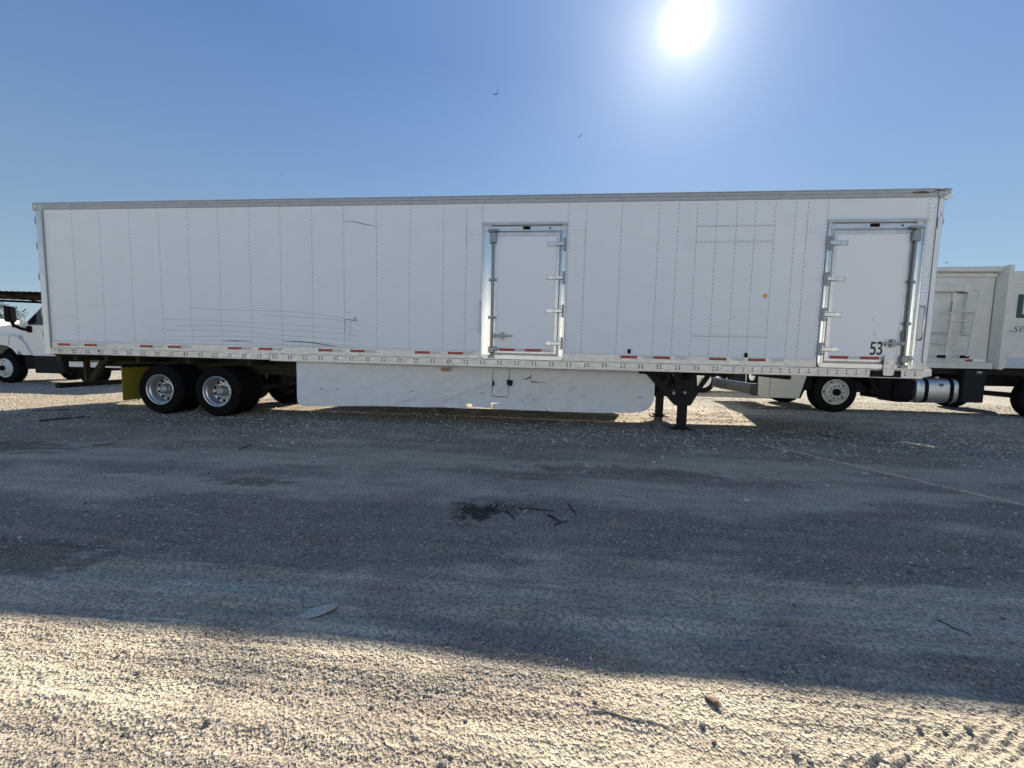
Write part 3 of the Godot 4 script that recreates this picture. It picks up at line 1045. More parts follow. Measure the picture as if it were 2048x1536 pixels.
	for x in [14.62, 15.081]:
		tape(d2, x, 1.422, 0.279, "red_tape", 0.0135)
		tape(d2, x + 0.281, 1.423, 0.175 if x < 15 else 0.06, "white_tape", 0.0135)
	s = S(); bx(s, Vector3(15.19, 1.445, 0.0125), Vector3(15.50, 1.705, 0.0135), 0.0004)
	part("number_plate", s, M.decal_white, d2)
	var tm := TextMesh.new()
	var f := SystemFont.new()
	f.font_names = PackedStringArray(["Droid Sans"])
	f.font_weight = 700
	tm.font = f
	tm.text = "53'"
	tm.font_size = 64
	tm.pixel_size = 0.0046
	tm.depth = 0.0015
	var to := MeshInstance3D.new()
	to.name = "number_print"
	to.mesh = tm
	to.material_override = M.black_print
	d2.add_child(to)
	to.scale = Vector3(0.62, 1.0, 1.0)
	to.position = Vector3(15.335, 1.575, 0.0145)
	# hanging bracket at the foot of the front door and the scraped rail behind it
	s = S()
	prism(s, [Vector2(15.41, 1.45), Vector2(15.41, 1.17), Vector2(15.43, 1.145), Vector2(15.55, 1.145), Vector2(15.57, 1.17), Vector2(15.565, 1.45), Vector2(15.55, 1.465), Vector2(15.425, 1.465)], 0.050, 0.060)
	bx(s, Vector3(15.43, 1.40, 0.03), Vector3(15.55, 1.46, 0.05), 0.003)
	part("step_plate", s, M.rail_plate, t)
	s = S(); bx(s, Vector3(15.24, 1.118, 0.0285), Vector3(15.70, 1.228, 0.034), 0.002); part("black_pad", s, M.black_rubber, t)
	# grab bars
	for x in [8.80, 15.915]:
		s = S()
		var y0 := 1.72
		var y1 := 2.26
		tube(s, [Vector3(x, y0, 0.004), Vector3(x, y0 + 0.015, 0.055), Vector3(x, y0 + 0.06, 0.075), Vector3(x, y1 - 0.06, 0.075), Vector3(x, y1 - 0.015, 0.055), Vector3(x, y1, 0.004)], 0.016, 10)
		part("grab_bar", s, M.decal_white if x < 10 else M.alu, t)
	for e in [[11.421, 1.445], [13.323, 1.425]]:
		s = S()
		bx(s, Vector3(e[0] - 0.022, e[1] - 0.04, 0.003), Vector3(e[0] + 0.022, e[1] + 0.035, 0.035), 0.008)
		part("rubber_stop", s, M.plastic, t)
	s = S(); lathe(s, [Vector2(0.034, 0.0), Vector2(0.033, 0.003), Vector2(0.0, 0.0035)], Vector3(13.562, 2.398, 0.0035), 20)
	part("round_sticker", s, M.orange, t)
	s = S()
	ribbon(s, [Vector2(15.64, 1.70), Vector2(15.645, 1.76), Vector2(15.632, 1.82), Vector2(15.65, 1.88)], 0.016, 0.03, 0.008)
	part("seal_strap", s, M.scratch, d2)
	# --- damage on the skin: long scrapes at the rear half
	s = S()
	var sc := [[3.1, 2.06, 6.72, 0.18, 0.010], [4.6, 1.95, 6.72, 0.17, 0.010], [2.4, 1.84, 6.70, 0.16, 0.008], [2.8, 1.74, 6.72, 0.16, 0.010], [2.5, 1.64, 6.64, 0.15, 0.010], [3.0, 1.545, 6.45, 0.13, 0.010], [1.9, 1.455, 6.2, 0.06, 0.008]]
	for e in sc:
		var pts := []
		for k in 17:
			var u := k / 16.0
			pts.append(Vector2(lerp(e[0], e[2], u), e[1] + 0.012 * sin(u * 9.0 + e[1] * 7.0) - e[3] * pow(max(0.0, u - 0.30) / 0.70, 1.8)))
		ribbon(s, pts, e[4] * 0.65, 0.0035, 0.0008)
	ribbon(s, [Vector2(0.24, 1.90), Vector2(0.7, 1.885)], 0.008, 0.0035, 0.0008)
	ribbon(s, [Vector2(0.24, 1.86), Vector2(0.69, 1.86)], 0.010, 0.0035, 0.0008)
	ribbon(s, [Vector2(0.3, 2.13), Vector2(1.2, 2.10), Vector2(1.8, 2.11)], 0.005, 0.0035, 0.0008)
	ribbon(s, [Vector2(6.42, 1.86), Vector2(6.40, 1.66), Vector2(6.36, 1.52)], 0.010, 0.0035, 0.0008)
	tag(part("scrape_marks", s, M.scuff, t), "", "", "", "stuff")
	s = S()
	for e in [[Vector2(6.30, 1.90), Vector2(6.30, 1.66)], [Vector2(6.30, 1.905), Vector2(6.42, 1.895), Vector2(6.55, 1.87)], [Vector2(6.30, 1.775), Vector2(6.40, 1.765)], [Vector2(6.31, 2.035), Vector2(6.40, 2.02)], [Vector2(6.47, 1.89), Vector2(6.50, 1.95), Vector2(6.53, 1.885)]]:
		ribbon(s, e, 0.013, 0.0045, 0.0012)
	ribbon(s, [Vector2(6.30, 3.66), Vector2(6.5, 3.645), Vector2(6.7, 3.60), Vector2(6.92, 3.56)], 0.011, 0.0045, 0.001)
	ribbon(s, [Vector2(3.83, 1.462), Vector2(4.1, 1.468), Vector2(4.42, 1.472)], 0.016, 0.0045, 0.001)
	ribbon(s, [Vector2(5.07, 1.475), Vector2(5.4, 1.478), Vector2(5.7, 1.46), Vector2(5.95, 1.425), Vector2(6.15, 1.41)], 0.016, 0.0045, 0.001)
	ribbon(s, [Vector2(14.95 + 0.26, 2.05), Vector2(15.24, 2.02)], 0.014, 0.0125, 0.001)
	ribbon(s, [Vector2(15.24, 1.86), Vector2(15.27, 1.80), Vector2(15.285, 1.77)], 0.006, 0.0125, 0.001)
	ribbon(s, [Vector2(13.10, 2.05), Vector2(13.10, 2.02)], 0.02, 0.0045, 0.001)
	ribbon(s, [Vector2(0.70, 1.60), Vector2(0.72, 1.55)], 0.012, 0.0045, 0.001)
	tag(part("gouges", s, M.scratch, t), "", "", "", "stuff")
	s = S()
	var wv := []
	for k in 24:
		wv.append(Vector2(12.35 + k * 0.052, 1.93 + 0.028 * sin(k * 0.95) * smoothstep(8.0, 16.0, k)))
	ribbon(s, wv, 0.007, 0.0045, 0.0008)
	wv = []
	for k in 16:
		wv.append(Vector2(12.75 + k * 0.05, 1.78 + 0.04 * abs(sin(k * 0.55))))
	ribbon(s, wv, 0.005, 0.0045, 0.0008)
	for e in [[12.15, 1.93], [12.76, 1.94], [13.83, 1.90], [13.94, 1.93], [14.28, 1.93]]:
		ribbon(s, [Vector2(e[0], e[1] - 0.03), Vector2(e[0] + 0.006, e[1]), Vector2(e[0], e[1] + 0.03)], 0.016, 0.0045, 0.001)
	tag(part("paint_chips", s, M.bare, t), "", "", "", "stuff")
	make_skirt(t)
	s = S()
	prism(s, [Vector2(5.30, 1.11), Vector2(5.33, 0.20), Vector2(11.6, 0.20), Vector2(11.8, 0.34), Vector2(11.8, 1.11)], -2.575, -2.567)
	part("far_skirt", s, M.skirt, t)
	make_landing_gear(t)
	make_bogie(t)

func skirt_z(x: float) -> float:
	return -0.06 - (x - 5.3) * 0.062

func skirt_bottom(x: float) -> float:
	var pts := [[5.29, 0.34], [5.36, 0.25], [6.8, 0.30], [8.0, 0.305], [8.2, 0.315], [8.26, 0.37], [8.55, 0.385], [8.75, 0.425], [9.02, 0.43], [9.2, 0.415], [9.6, 0.43], [9.62, 0.302], [10.07, 0.298], [10.075, 0.36], [10.085, 0.36], [10.09, 0.296], [11.0, 0.29], [11.70, 0.32], [11.86, 0.36], [11.96, 0.45], [12.0, 0.56]]
	for k in pts.size() - 1:
		if x <= pts[k + 1][0]:
			return lerp(pts[k][1], pts[k + 1][1], clamp((x - pts[k][0]) / (pts[k + 1][0] - pts[k][0]), 0.0, 1.0))
	return pts[-1][1]

func skirt_dent(x: float, y: float) -> float:
	var w := exp(-pow((x - 8.3) / 1.5, 2.0)) * (1.0 - smoothstep(0.3, 0.75, y))
	var d := 0.045 * w * n_mid.get_noise_2d(x * 1.1 + y * 0.8, y * 2.2)
	d += 0.012 * n_streak.get_noise_2d(x * 0.8, y * 1.5)
	return d

func make_skirt(t: Node) -> void:
	var k := sub("side_skirt", t)
	var s := S()
	var xs := []
	for i in 141:
		xs.append(5.29 + 6.71 * i / 140.0)
	xs.append_array([8.21, 8.255, 9.605, 9.62, 10.072, 10.076, 10.084, 10.09])
	xs.sort()
	var ny := 12
	for th in [0.0, -0.006]:
		s.set_smooth_group(1 if th == 0.0 else 2)
		for i in xs.size() - 1:
			for j in ny:
				var q := []
				for e in [[xs[i], j], [xs[i + 1], j], [xs[i + 1], j + 1], [xs[i], j + 1]]:
					var y: float = lerp(skirt_bottom(e[0]), 1.112, float(e[1]) / ny)
					q.append(Vector3(e[0], y, skirt_z(e[0]) + skirt_dent(e[0], y) + th))
				face(s, q, Vector3(0, 0, 1 if th == 0.0 else -1))
	part("skirt_sheet", s, M.skirt, k)
	# hanging torn strips below the split
	for e in [[[8.24, 0.385], [8.53, 0.395], [8.55, 0.300], [8.22, 0.308]], [[8.63, 0.405], [8.75, 0.425], [9.0, 0.445], [9.005, 0.325], [8.66, 0.33]], [[9.02, 0.400], [9.12, 0.408], [9.2, 0.43], [9.62, 0.44], [9.625, 0.302], [9.3, 0.308], [9.02, 0.315]]]:
		s = S()
		var pp := []
		for q in e:
			pp.append(Vector2(q[0], q[1]))
		prism(s, pp, skirt_z(e[0][0]) - 0.02, skirt_z(e[0][0]) - 0.012)
		part("torn_strip", s, M.skirt, k)
	# access hatch outline in slim grooves, two black latches
	var zz := func(x: float) -> float: return skirt_z(x) + skirt_dent(x, 0.8) + 0.004
	s = S()
	var zr: float = max(zz.call(9.02), zz.call(9.33)) + 0.004
	for e in [[Vector2(9.03, 1.08), Vector2(9.01, 0.545)], [Vector2(9.335, 1.08), Vector2(9.315, 0.545)], [Vector2(9.01, 0.545), Vector2(9.315, 0.540)]]:
		ribbon(s, [e[0], (e[0] + e[1]) * 0.5, e[1]], 0.014, zr, 0.003)
	part("hatch_groove", s, M.scratch, k)
	s = S()
	prism(s, [Vector2(9.025, 0.86), Vector2(9.06, 0.80), Vector2(9.055, 0.75), Vector2(9.02, 0.74)], zr, zr + 0.012)
	part("hatch_latch", s, M.black_rubber, k)
	s = S()
	prism(s, [Vector2(9.29, 0.865), Vector2(9.40, 0.86), Vector2(9.395, 0.78), Vector2(9.37, 0.745), Vector2(9.29, 0.78)], zr, zr + 0.012)
	part("hatch_latch", s, M.black_rubber, k)
	# amber side lamp in a grey bezel
	s = S()
	prism(s, oval(8.15, 1.030, 0.105, 0.045, 20), -0.25, skirt_z(8.15) + 0.03)
	part("lamp_bezel", s, M.galv, k)
	s = S()
	prism(s, oval(8.15, 1.030, 0.075, 0.028, 20), -0.25, skirt_z(8.15) + 0.042)
	part("amber_lamp", s, M.amber_dull, k)
	# rivet pairs
	s = S()
	for x in [5.78, 6.08, 7.5, 8.83, 9.7, 10.7, 11.75]:
		for dx in [-0.025, 0.025]:
			dot(s, Vector3(x + dx, 0.60, skirt_z(x) + skirt_dent(x, 0.60) + 0.003), 0.012, 0.006)
	tag(part("skirt_bolts", s, M.bolt, k), "", "", "", "stuff")
	# scuffs
	s = S()
	var sr := RandomNumberGenerator.new()
	sr.seed = 5
	for i in 54:
		var x := sr.randf_range(5.5, 11.2)
		if sr.randf() < 0.45:
			x = sr.randf_range(7.0, 9.9)
		var y := sr.randf_range(0.36, 1.02)
		if x > 6.8 and sr.randf() < 0.6:
			y = sr.randf_range(0.34, 0.62)
		var ln := sr.randf_range(0.06, 0.5) * (1.0 if sr.randf() < 0.8 else 1.8)
		var sl := sr.randf_range(-0.25, 0.55)
		var pts := []
		var top := -1.0
		for q in 6:
			var p := Vector2(x + ln * q / 5.0, y + sl * ln * q / 5.0 + 0.02 * sin(q * 1.3 + i))
			p.y = clamp(p.y, skirt_bottom(p.x) + 0.02, 1.06)
			pts.append(p)
		for q in 5:
			var a: Vector2 = pts[q]
			var b: Vector2 = pts[q + 1]
			var za := skirt_z(a.x) + skirt_dent(a.x, a.y)
			var zb := skirt_z(b.x) + skirt_dent(b.x, b.y)
			ribbon3(s, Vector3(a.x, a.y, za), Vector3(b.x, b.y, zb), 0.006)
	tag(part("scuff_lines", s, M.scuff_light, k), "", "", "", "stuff")
	s = S()
	for e in [[9.93, 0.55, 10.12, 0.66], [9.75, 0.50, 9.95, 0.58], [10.45, 0.72, 10.6, 0.78], [10.42, 0.69, 10.55, 0.75], [10.40, 0.65, 10.5, 0.68], [7.2, 0.36, 7.6, 0.48], [7.6, 0.48, 8.2, 0.45], [8.05, 0.38, 8.3, 0.50], [8.3, 0.52, 8.98, 0.80], [9.06, 0.56, 9.3, 0.80]]:
		ribbon3(s, Vector3(e[0], e[1], skirt_z(e[0]) + skirt_dent(e[0], e[1])), Vector3(e[2], e[3], skirt_z(e[2]) + skirt_dent(e[2], e[3])), 0.007)
	tag(part("rubber_scuffs", s, mat("scuff_dark", 0.26, 0.27, 0.29, 0.6), k), "", "", "", "stuff")
	# triangular smear of rubber
	s = S()
	for q in 7:
		var y0 := 0.83 + q * 0.024
		ribbon3(s, Vector3(9.72 - 0.05 * q + 0.09 * abs(q - 3), y0 - 0.01 * q, skirt_z(9.7) + 0.008), Vector3(9.74, y0, skirt_z(9.74) + 0.008), 0.012)
	part("rubber_smear", s, M.print_grey, k)

func ribbon3(s: SurfaceTool, a: Vector3, b: Vector3, w: float) -> void:
	var n := Vector2(b.x - a.x, b.y - a.y).orthogonal().normalized() * w * 0.5
	var n3 := Vector3(n.x, n.y, 0)
	var o := Vector3(0, 0, 0.0035)
	face(s, [a + n3 * 0.6 + o, b + n3 + o, b - n3 + o, a - n3 * 0.6 + o], Vector3(0, 0, 1))
	face(s, [a + n3 * 0.6 + o, b + n3 + o, b + n3 - o, a + n3 * 0.6 - o], Vector3(0, 1, 0))
	face(s, [a - n3 * 0.6 + o, b - n3 + o, b - n3 - o, a - n3 * 0.6 - o], Vector3(0, -1, 0))

func oval(cx: float, cy: float, rx: float, ry: float, n: int) -> Array:
	var out := []
	for k in n:
		var a := TAU * k / n
		out.append(Vector2(cx + rx * sign(cos(a)) * pow(abs(cos(a)), 0.7), cy + ry * sign(sin(a)) * pow(abs(sin(a)), 0.8)))
	return out

func make_landing_gear(t: Node) -> void:
	var g := sub("landing_gear", t)
	for z in [-0.52, -2.07]:
		var s := S()
		bx(s, Vector3(12.42, 0.46, z - 0.05), Vector3(12.60, 1.10, z + 0.05), 0.008)
		bx(s, Vector3(12.44, 0.06, z - 0.045), Vector3(12.60, 0.50, z + 0.045), 0.008)
		part("leg", s, M.frame, g)
		s = S()
		bx(s, Vector3(12.33, 0.030, z - 0.14), Vector3(12.69, 0.052, z + 0.14), 0.006)
		bx(s, Vector3(12.40, 0.05, z - 0.07), Vector3(12.64, 0.09, z + 0.07), 0.01)
		part("foot", s, M.frame, g)
		s = S()
		prism(s, [Vector2(12.345, 1.09), Vector2(12.36, 0.60), Vector2(12.355, 0.488), Vector2(12.645, 0.482), Vector2(12.80, 0.775), Vector2(12.745, 0.83), Vector2(12.72, 1.09)], z + 0.051, z + 0.061)
		part("gusset_plate", s, M.frame, g)
		s = S()
		prism(s, [Vector2(11.78, 1.095), Vector2(11.93, 1.095), Vector2(12.37, 0.655), Vector2(12.37, 0.49), Vector2(12.35, 0.49)], z + 0.062, z + 0.085)
		part("brace", s, M.frame, g)
		s = S()
		prism(s, [Vector2(12.90, 1.095), Vector2(13.0, 1.095), Vector2(12.80, 0.775), Vector2(12.73, 0.82)], z + 0.062, z + 0.085)
		part("brace", s, M.frame, g)
		s = S()
		bx(s, Vector3(12.47, 0.96, z + 0.062), Vector3(12.58, 1.08, z + 0.14), 0.01)
		part("gearbox", s, M.plastic, g)
		for e in [[12.33, 0.70], [12.53, 0.72]]:
			s = S()
			lathe(s, [Vector2(0.030, 0.0), Vector2(0.030, 0.012), Vector2(0.020, 0.020), Vector2(0.0, 0.022)], Vector3(e[0], e[1], z + 0.062 if e[0] > 12.4 else z + 0.086), 10)
			part("bolt_head", s, M.galv, g)
		s = S()
		ribbon(s, [Vector2(12.425, 0.58), Vector2(12.44, 0.71)], 0.012, z + 0.061, 0.012)
		ribbon(s, [Vector2(12.44, 0.71), Vector2(12.53, 0.60), Vector2(12.54, 0.57)], 0.012, z + 0.061, 0.012)
		part("crank_hook", s, M.plastic, g)
	var s2 := S()
	tube(s2, [Vector3(12.52, 0.98, -0.52), Vector3(12.52, 0.98, -2.07)], 0.022, 8)
	part("cross_shaft", s2, M.frame, g)
	for e in [[Vector3(12.5, 0.60, -0.57), Vector3(12.5, 1.05, -1.35)], [Vector3(12.5, 0.60, -2.02), Vector3(12.5, 1.05, -1.25)]]:
		s2 = S()
		tube(s2, [e[0], e[1]], 0.03, 8)
		part("cross_brace", s2, M.frame, g)
	s2 = S()
	bx(s2, Vector3(11.7, 1.04, -2.2), Vector3(13.1, 1.10, -2.0), 0.005)
	bx(s2, Vector3(11.7, 1.04, -0.62), Vector3(13.1, 1.10, -0.42), 0.005)
	part("mount_rail", s2, M.frame, g)

func make_bogie(t: Node) -> void:
	var b := sub("bogie", t)
	var s: SurfaceTool
	for z in [-0.80, -1.79]:
		s = S()
		bx(s, Vector3(0.30, 0.86, z - 0.04), Vector3(6.6, 1.10, z + 0.04), 0.006)
		bx(s, Vector3(0.95, 0.78, z - 0.07), Vector3(5.3, 0.88, z + 0.07), 0.006)
		part("slider_rail", s, M.rust_frame, b)
		s = S()
		for k in 28:
			dot(s, Vector3(1.1 + k * 0.15, 0.83, z + 0.071), 0.022, 0.003, 8)
		tag(part("rail_holes", s, M.black_rubber, b), "", "", "", "stuff")
	for x in [0.5, 1.2, 1.9, 3.0, 4.3, 5.4, 6.6, 7.8, 9.0, 10.2, 11.4, 13.4, 14.4]:
		s = S()
		bx(s, Vector3(x - 0.04, 1.0, -2.5 if x < 5.0 else -1.95), Vector3(x + 0.04, 1.10, -0.09 if x < 5.0 else -0.66), 0.004)
		part("cross_member", s, M.rust_frame, b)
	for x in [2.43, 3.655]:
		s = S()
		tube(s, [Vector3(x, 0.48, -0.30), Vector3(x, 0.48, -2.29)], 0.065, 14)
		part("axle", s, M.frame, b)
		for z in [-0.80, -1.79]:
			s = S()
			lathe(s, [Vector2(0.0, 0.60), Vector2(0.12, 0.60), Vector2(0.135, 0.66), Vector2(0.12, 0.70), Vector2(0.135, 0.74), Vector2(0.12, 0.80), Vector2(0.0, 0.80)], Vector3(x + 0.18, 0, z), 16, 1)
			bx(s, Vector3(x - 0.45, 0.50, z - 0.05), Vector3(x + 0.30, 0.60, z + 0.05), 0.01)
			bx(s, Vector3(x - 0.52, 0.50, z - 0.06), Vector3(x - 0.40, 0.80, z + 0.06), 0.01)
			part("air_spring", s, M.black_rubber, b)
			s = S()
			lathe(s, [Vector2(0.0, -0.12), Vector2(0.19, -0.12), Vector2(0.20, 0.1), Vector2(0.0, 0.1)], Vector3(x, 0.48, z + (0.18 if z > -1 else -0.18)), 20)
			part("brake_drum", s, M.frame, b)
		var w := make_wheel(b, Vector3(x, 0.478, -0.03), 0.490, 0.275, M.tank, 0.165, 10, M.galv, 10)
		var w2 := make_wheel(b, Vector3(x, 0.478, -0.345), 0.490, 0.275, M.tank, 0.02, 0, M.galv, 0)
		w2.set_meta("label", "inner wheel of the dual pair")
		var w3 := make_wheel(b, Vector3(x, 0.478, -Wfar()), 0.490, 0.275, M.tank, 0.165, 10, M.galv, 10, -1.0)
		make_wheel(b, Vector3(x, 0.478, -Wfar() + 0.315), 0.490, 0.275, M.tank, 0.02, 0, M.galv, 0, -1.0)
	# mud flaps on a hanger bar
	for z in [[-0.62, -0.07], [-2.52, -1.97]]:
		s = S()
		bx(s, Vector3(1.55, 0.22, z[0]), Vector3(1.562, 0.90, z[1]), 0.003)
		part("mud_flap", s, M.olive, b)
		s = S()
		bx(s, Vector3(1.54, 0.89, z[0] - 0.15), Vector3(1.59, 0.95, z[1]), 0.005)
		part("flap_bar", s, M.frame, b)
	# air tank
	s = S()
	lathe(s, [Vector2(0.0, -0.55), Vector2(0.09, -0.53), Vector2(0.12, -0.48), Vector2(0.12, 0.0), Vector2(0.09, 0.05), Vector2(0.0, 0.07)], Vector3(1.95, 0.90, -1.1), 20)
	part("air_tank", s, M.tank, b)
	for e in [[4.3, 0.55, 0.95], [4.75, 0.62, 1.02]]:
		s = S()
		bx(s, Vector3(e[0], e[1], -1.6), Vector3(e[0] + 0.18, e[2], -0.95), 0.03)
		part("valve_box", s, M.frame, b)
	# rear underride guard
	var g := sub("rear_guard", t)
	for z in [-0.62, -1.97]:
		s = S()
		bx(s, Vector3(0.02, 0.50, z - 0.045), Vector3(0.09, 1.11, z + 0.045), 0.006)
		part("guard_post", s, M.rust_frame, g)
		s = S()
		prism(s, [Vector2(0.10, 0.56), Vector2(0.19, 0.50), Vector2(0.62, 1.05), Vector2(0.50, 1.10)], z - 0.035, z + 0.035)
		part("guard_brace", s, M.rust_frame, g)
	s = S()
	bx(s, Vector3(-0.01, 0.42, -2.50), Vector3(0.09, 0.52, -0.09), 0.008)
	part("guard_bar", s, M.frame, g)
	s = S()
	bx(s, Vector3(0.0, 0.97, -2.45), Vector3(0.12, 1.12, -0.12), 0.006)
	part("rear_sill", s, M.rust_frame, g)

func Wfar() -> float:
	return 2.56

# ------------------------------------------------------------------ refuse truck on the right
func make_refuse_truck() -> void:
	var t := thing("refuse_truck", "white refuse truck with ladder and round-ended fuel tank parked behind the trailer's front", "truck", Vector3(15.35, 0, -4.9))
	var s: SurfaceTool
	var Z := 1.24
	# chassis
	s = S()
	for z in [-0.43, 0.43]:
		bx(s, Vector3(0.3, 0.72, z - 0.05), Vector3(11.4, 1.02, z + 0.05), 0.006)
	for x in [1.2, 3.0, 4.6, 6.4, 8.0, 9.6, 11.0]:
		bx(s, Vector3(x, 0.76, -0.38), Vector3(x + 0.1, 0.98, 0.38), 0.005)
	part("chassis", s, M.frame, t)
	s = S()
	bx(s, Vector3(2.6, 1.02, -1.0), Vector3(11.4, 1.17, 1.0), 0.01)
	part("subframe", s, M.frame, t)
	# cab: lower panel, shell, glass
	s = S()
	prism(s, [Vector2(0.30, 0.335), Vector2(1.0, 0.325), Vector2(1.17, 1.0), Vector2(1.17, 1.12), Vector2(0.30, 1.12)], Z - 0.16, Z)
	prism(s, [Vector2(0.02, 0.40), Vector2(0.06, 0.36), Vector2(0.288, 0.34), Vector2(0.288, 1.12), Vector2(0.02, 1.12)], Z - 0.16, Z - 0.004)
	prism(s, [Vector2(0.02, 0.36), Vector2(1.0, 0.325), Vector2(1.17, 1.12), Vector2(0.02, 1.12)], -Z, -Z + 0.16)
	part("cab_skirt", s, M.refuse_cream, t)
	var cab := sub("cab", t)
	s = S()
	prism(s, [Vector2(0.0, 1.12), Vector2(2.35, 1.12), Vector2(2.35, 2.50), Vector2(0.25, 2.50), Vector2(0.03, 1.75)], -Z + 0.01, Z - 0.01)
	part("shell", s, M.refuse_white, cab)
	s = S()
	prism(s, [Vector2(0.30, 1.70), Vector2(1.15, 1.70), Vector2(1.15, 2.38), Vector2(0.45, 2.38)], Z - 0.008, Z + 0.004)
	part("side_window", s, M.glass, cab)
	s = S()
	face(s, [Vector3(0.035, 1.72, -1.05), Vector3(0.035, 1.72, 1.05), Vector3(0.235, 2.40, 1.05), Vector3(0.235, 2.40, -1.05)], Vector3(-1, 0.2, 0))
	face(s, [Vector3(0.005, 1.72, -1.05), Vector3(0.005, 1.72, 1.05), Vector3(0.205, 2.40, 1.05), Vector3(0.205, 2.40, -1.05)], Vector3(-1, 0.2, 0))
	part("windscreen", s, M.glass, cab)
	# nose below the cab: grille, lamps, bumper
	s = S()
	bx(s, Vector3(0.02, 0.62, -Z + 0.16), Vector3(0.30, 1.118, Z - 0.162), 0.01)
	part("nose_panel", s, M.frame, t)
	var gr := sub("grille", t)
	s = S()
	bx(s, Vector3(-0.03, 0.68, -0.42), Vector3(0.02, 1.10, 0.70), 0.01)
	part("grille_back", s, M.plastic, gr)
	for y in [0.74, 0.84, 0.94, 1.04]:
		s = S()
		bx(s, Vector3(-0.045, y - 0.018, -0.40), Vector3(-0.031, y + 0.018, 0.68), 0.004)
		part("slat", s, M.frame, gr)
	for z in [-0.46, 0.72]:
		s = S()
		bx(s, Vector3(-0.06, 0.66, z - 0.02), Vector3(0.015, 1.10, z + 0.02), 0.006)
		part("grille_edge", s, M.chrome, gr)
	for z in [-0.72, 1.05]:
		var h := sub("headlight", t)
		s = S()
		bx(s, Vector3(-0.05, 0.66, z - 0.19), Vector3(0.02, 1.10, z + 0.16), 0.03)
		part("bezel", s, M.plastic, h)
		s = S()
		lathe(s, [Vector2(0.0, -0.052), Vector2(0.10, -0.064), Vector2(0.125, -0.08), Vector2(0.135, -0.05)], Vector3(0, 0.87, z), 24, 0)
		part("reflector", s, M.decal_white, h)
	s = S()
	XF = Transform3D(Basis(), Vector3.ZERO)
	prism(s, [Vector2(-0.16, 0.40), Vector2(-0.10, 0.37), Vector2(0.04, 0.37), Vector2(0.04, 0.67), Vector2(-0.13, 0.67), Vector2(-0.16, 0.62)], -Z - 0.02, Z - 0.02)
	part("bumper", s, M.dark_chrome, t)
	s = S()
	bx(s, Vector3(-0.14, 0.67, -Z - 0.02), Vector3(-0.02, 0.685, Z - 0.03), 0.003)
	bx(s, Vector3(-0.165, 0.385, -Z), Vector3(-0.155, 0.405, Z - 0.05), 0.002)
	part("bumper_trim", s, M.chrome, t)
	s = S()
	tube(s, [Vector3(0.44, 1.0, Z), Vector3(0.44, 0.96, Z + 0.04), Vector3(0.46, 0.93, Z + 0.05), Vector3(0.60, 0.93, Z + 0.05), Vector3(0.62, 0.96, Z + 0.04), Vector3(0.62, 1.0, Z)], 0.013, 8)
	part("step_handle", s, M.plastic, t)
	# wheel arch and wheels
	s = S()
	bx(s, Vector3(1.18, 0.55, 0.65), Vector3(1.30, 1.12, Z - 0.02), 0.01)
	prism(s, [Vector2(1.17, 1.0), Vector2(1.0, 0.325), Vector2(1.06, 0.325), Vector2(1.32, 1.0)], Z - 0.30, Z - 0.03)
	bx(s, Vector3(1.25, 1.06, 0.50), Vector3(2.62, 1.12, Z - 0.02), 0.01)
	prism(s, [Vector2(2.45, 1.06), Vector2(2.62, 1.06), Vector2(2.95, 0.50), Vector2(2.85, 0.50)], 0.6, Z - 0.04)
	part("wheel_arch", s, M.plastic, t)
	make_wheel(t, Vector3(1.88, 0.512, Z - 0.05), 0.525, 0.30, M.refuse_cream, -0.03, 5, M.plastic, 10)
	make_wheel(t, Vector3(1.88, 0.512, -Z + 0.05), 0.525, 0.30, M.refuse_cream, -0.03, 5, M.plastic, 10, -1.0)
	for x in [6.55, 9.0, 10.35]:
		make_wheel(t, Vector3(x, 0.50, Z - 0.04), 0.51, 0.28, M.refuse_cream, 0.15, 8, M.plastic, 10)
		make_wheel(t, Vector3(x, 0.50, -Z + 0.04), 0.51, 0.28, M.refuse_cream, 0.15, 8, M.plastic, 10, -1.0)
		s = S(); tube(s, [Vector3(x, 0.5, -1.0), Vector3(x, 0.5, 1.0)], 0.07, 10); part("axle", s, M.frame, t)
	s = S(); tube(s, [Vector3(1.88, 0.5, -1.0), Vector3(1.88, 0.5, 1.0)], 0.06, 10); part("axle", s, M.frame, t)
	# side equipment: step box, black tank, fuel tank, battery box
	s = S()
	bx(s, Vector3(2.42, 0.50, 0.35), Vector3(2.9, 0.80, 0.95), 0.03)
	part("engine_cover", s, M.frame, t)
	s = S()
	bx(s, Vector3(2.92, 0.38, 0.50), Vector3(3.30, 0.93, Z - 0.16), 0.03)
	bx(s, Vector3(3.26, 0.30, 0.50), Vector3(3.70, 0.90, Z - 0.03), 0.08)
	part("tool_box", s, M.plastic, t)
	var ft := sub("fuel_tank", t)
	s = S()
	var prof := []
	for e in [[3.72, 0.22], [3.74, 0.29], [3.78, 0.315], [4.64, 0.315], [4.68, 0.29], [4.70, 0.22]]:
		prof.append(e)
	for k in prof.size() - 1:
		s.set_smooth_group(k + 1)
		var n := 24
		for q in n:
			var pts := []
			for e in [[prof[k], q], [prof[k], q + 1], [prof[k + 1], q + 1], [prof[k + 1], q]]:
				var a: float = TAU * e[1] / n
				var rr: float = e[0][1]
				# rounded-square section
				var cx: float = sign(cos(a)) * pow(abs(cos(a)), 0.55)
				var cy: float = sign(sin(a)) * pow(abs(sin(a)), 0.55)
				pts.append(Vector3(e[0][0], 0.605 + rr * cy, 0.90 + rr * cx))
			var am := TAU * (q + 0.5) / n
			face(s, pts, Vector3(0, sin(am), cos(am)))
	face(s, tank_ring(3.72, 0.22), Vector3(-1, 0, 0))
	face(s, tank_ring(4.70, 0.22), Vector3(1, 0, 0))
	part("tank_shell", s, M.tank, ft)
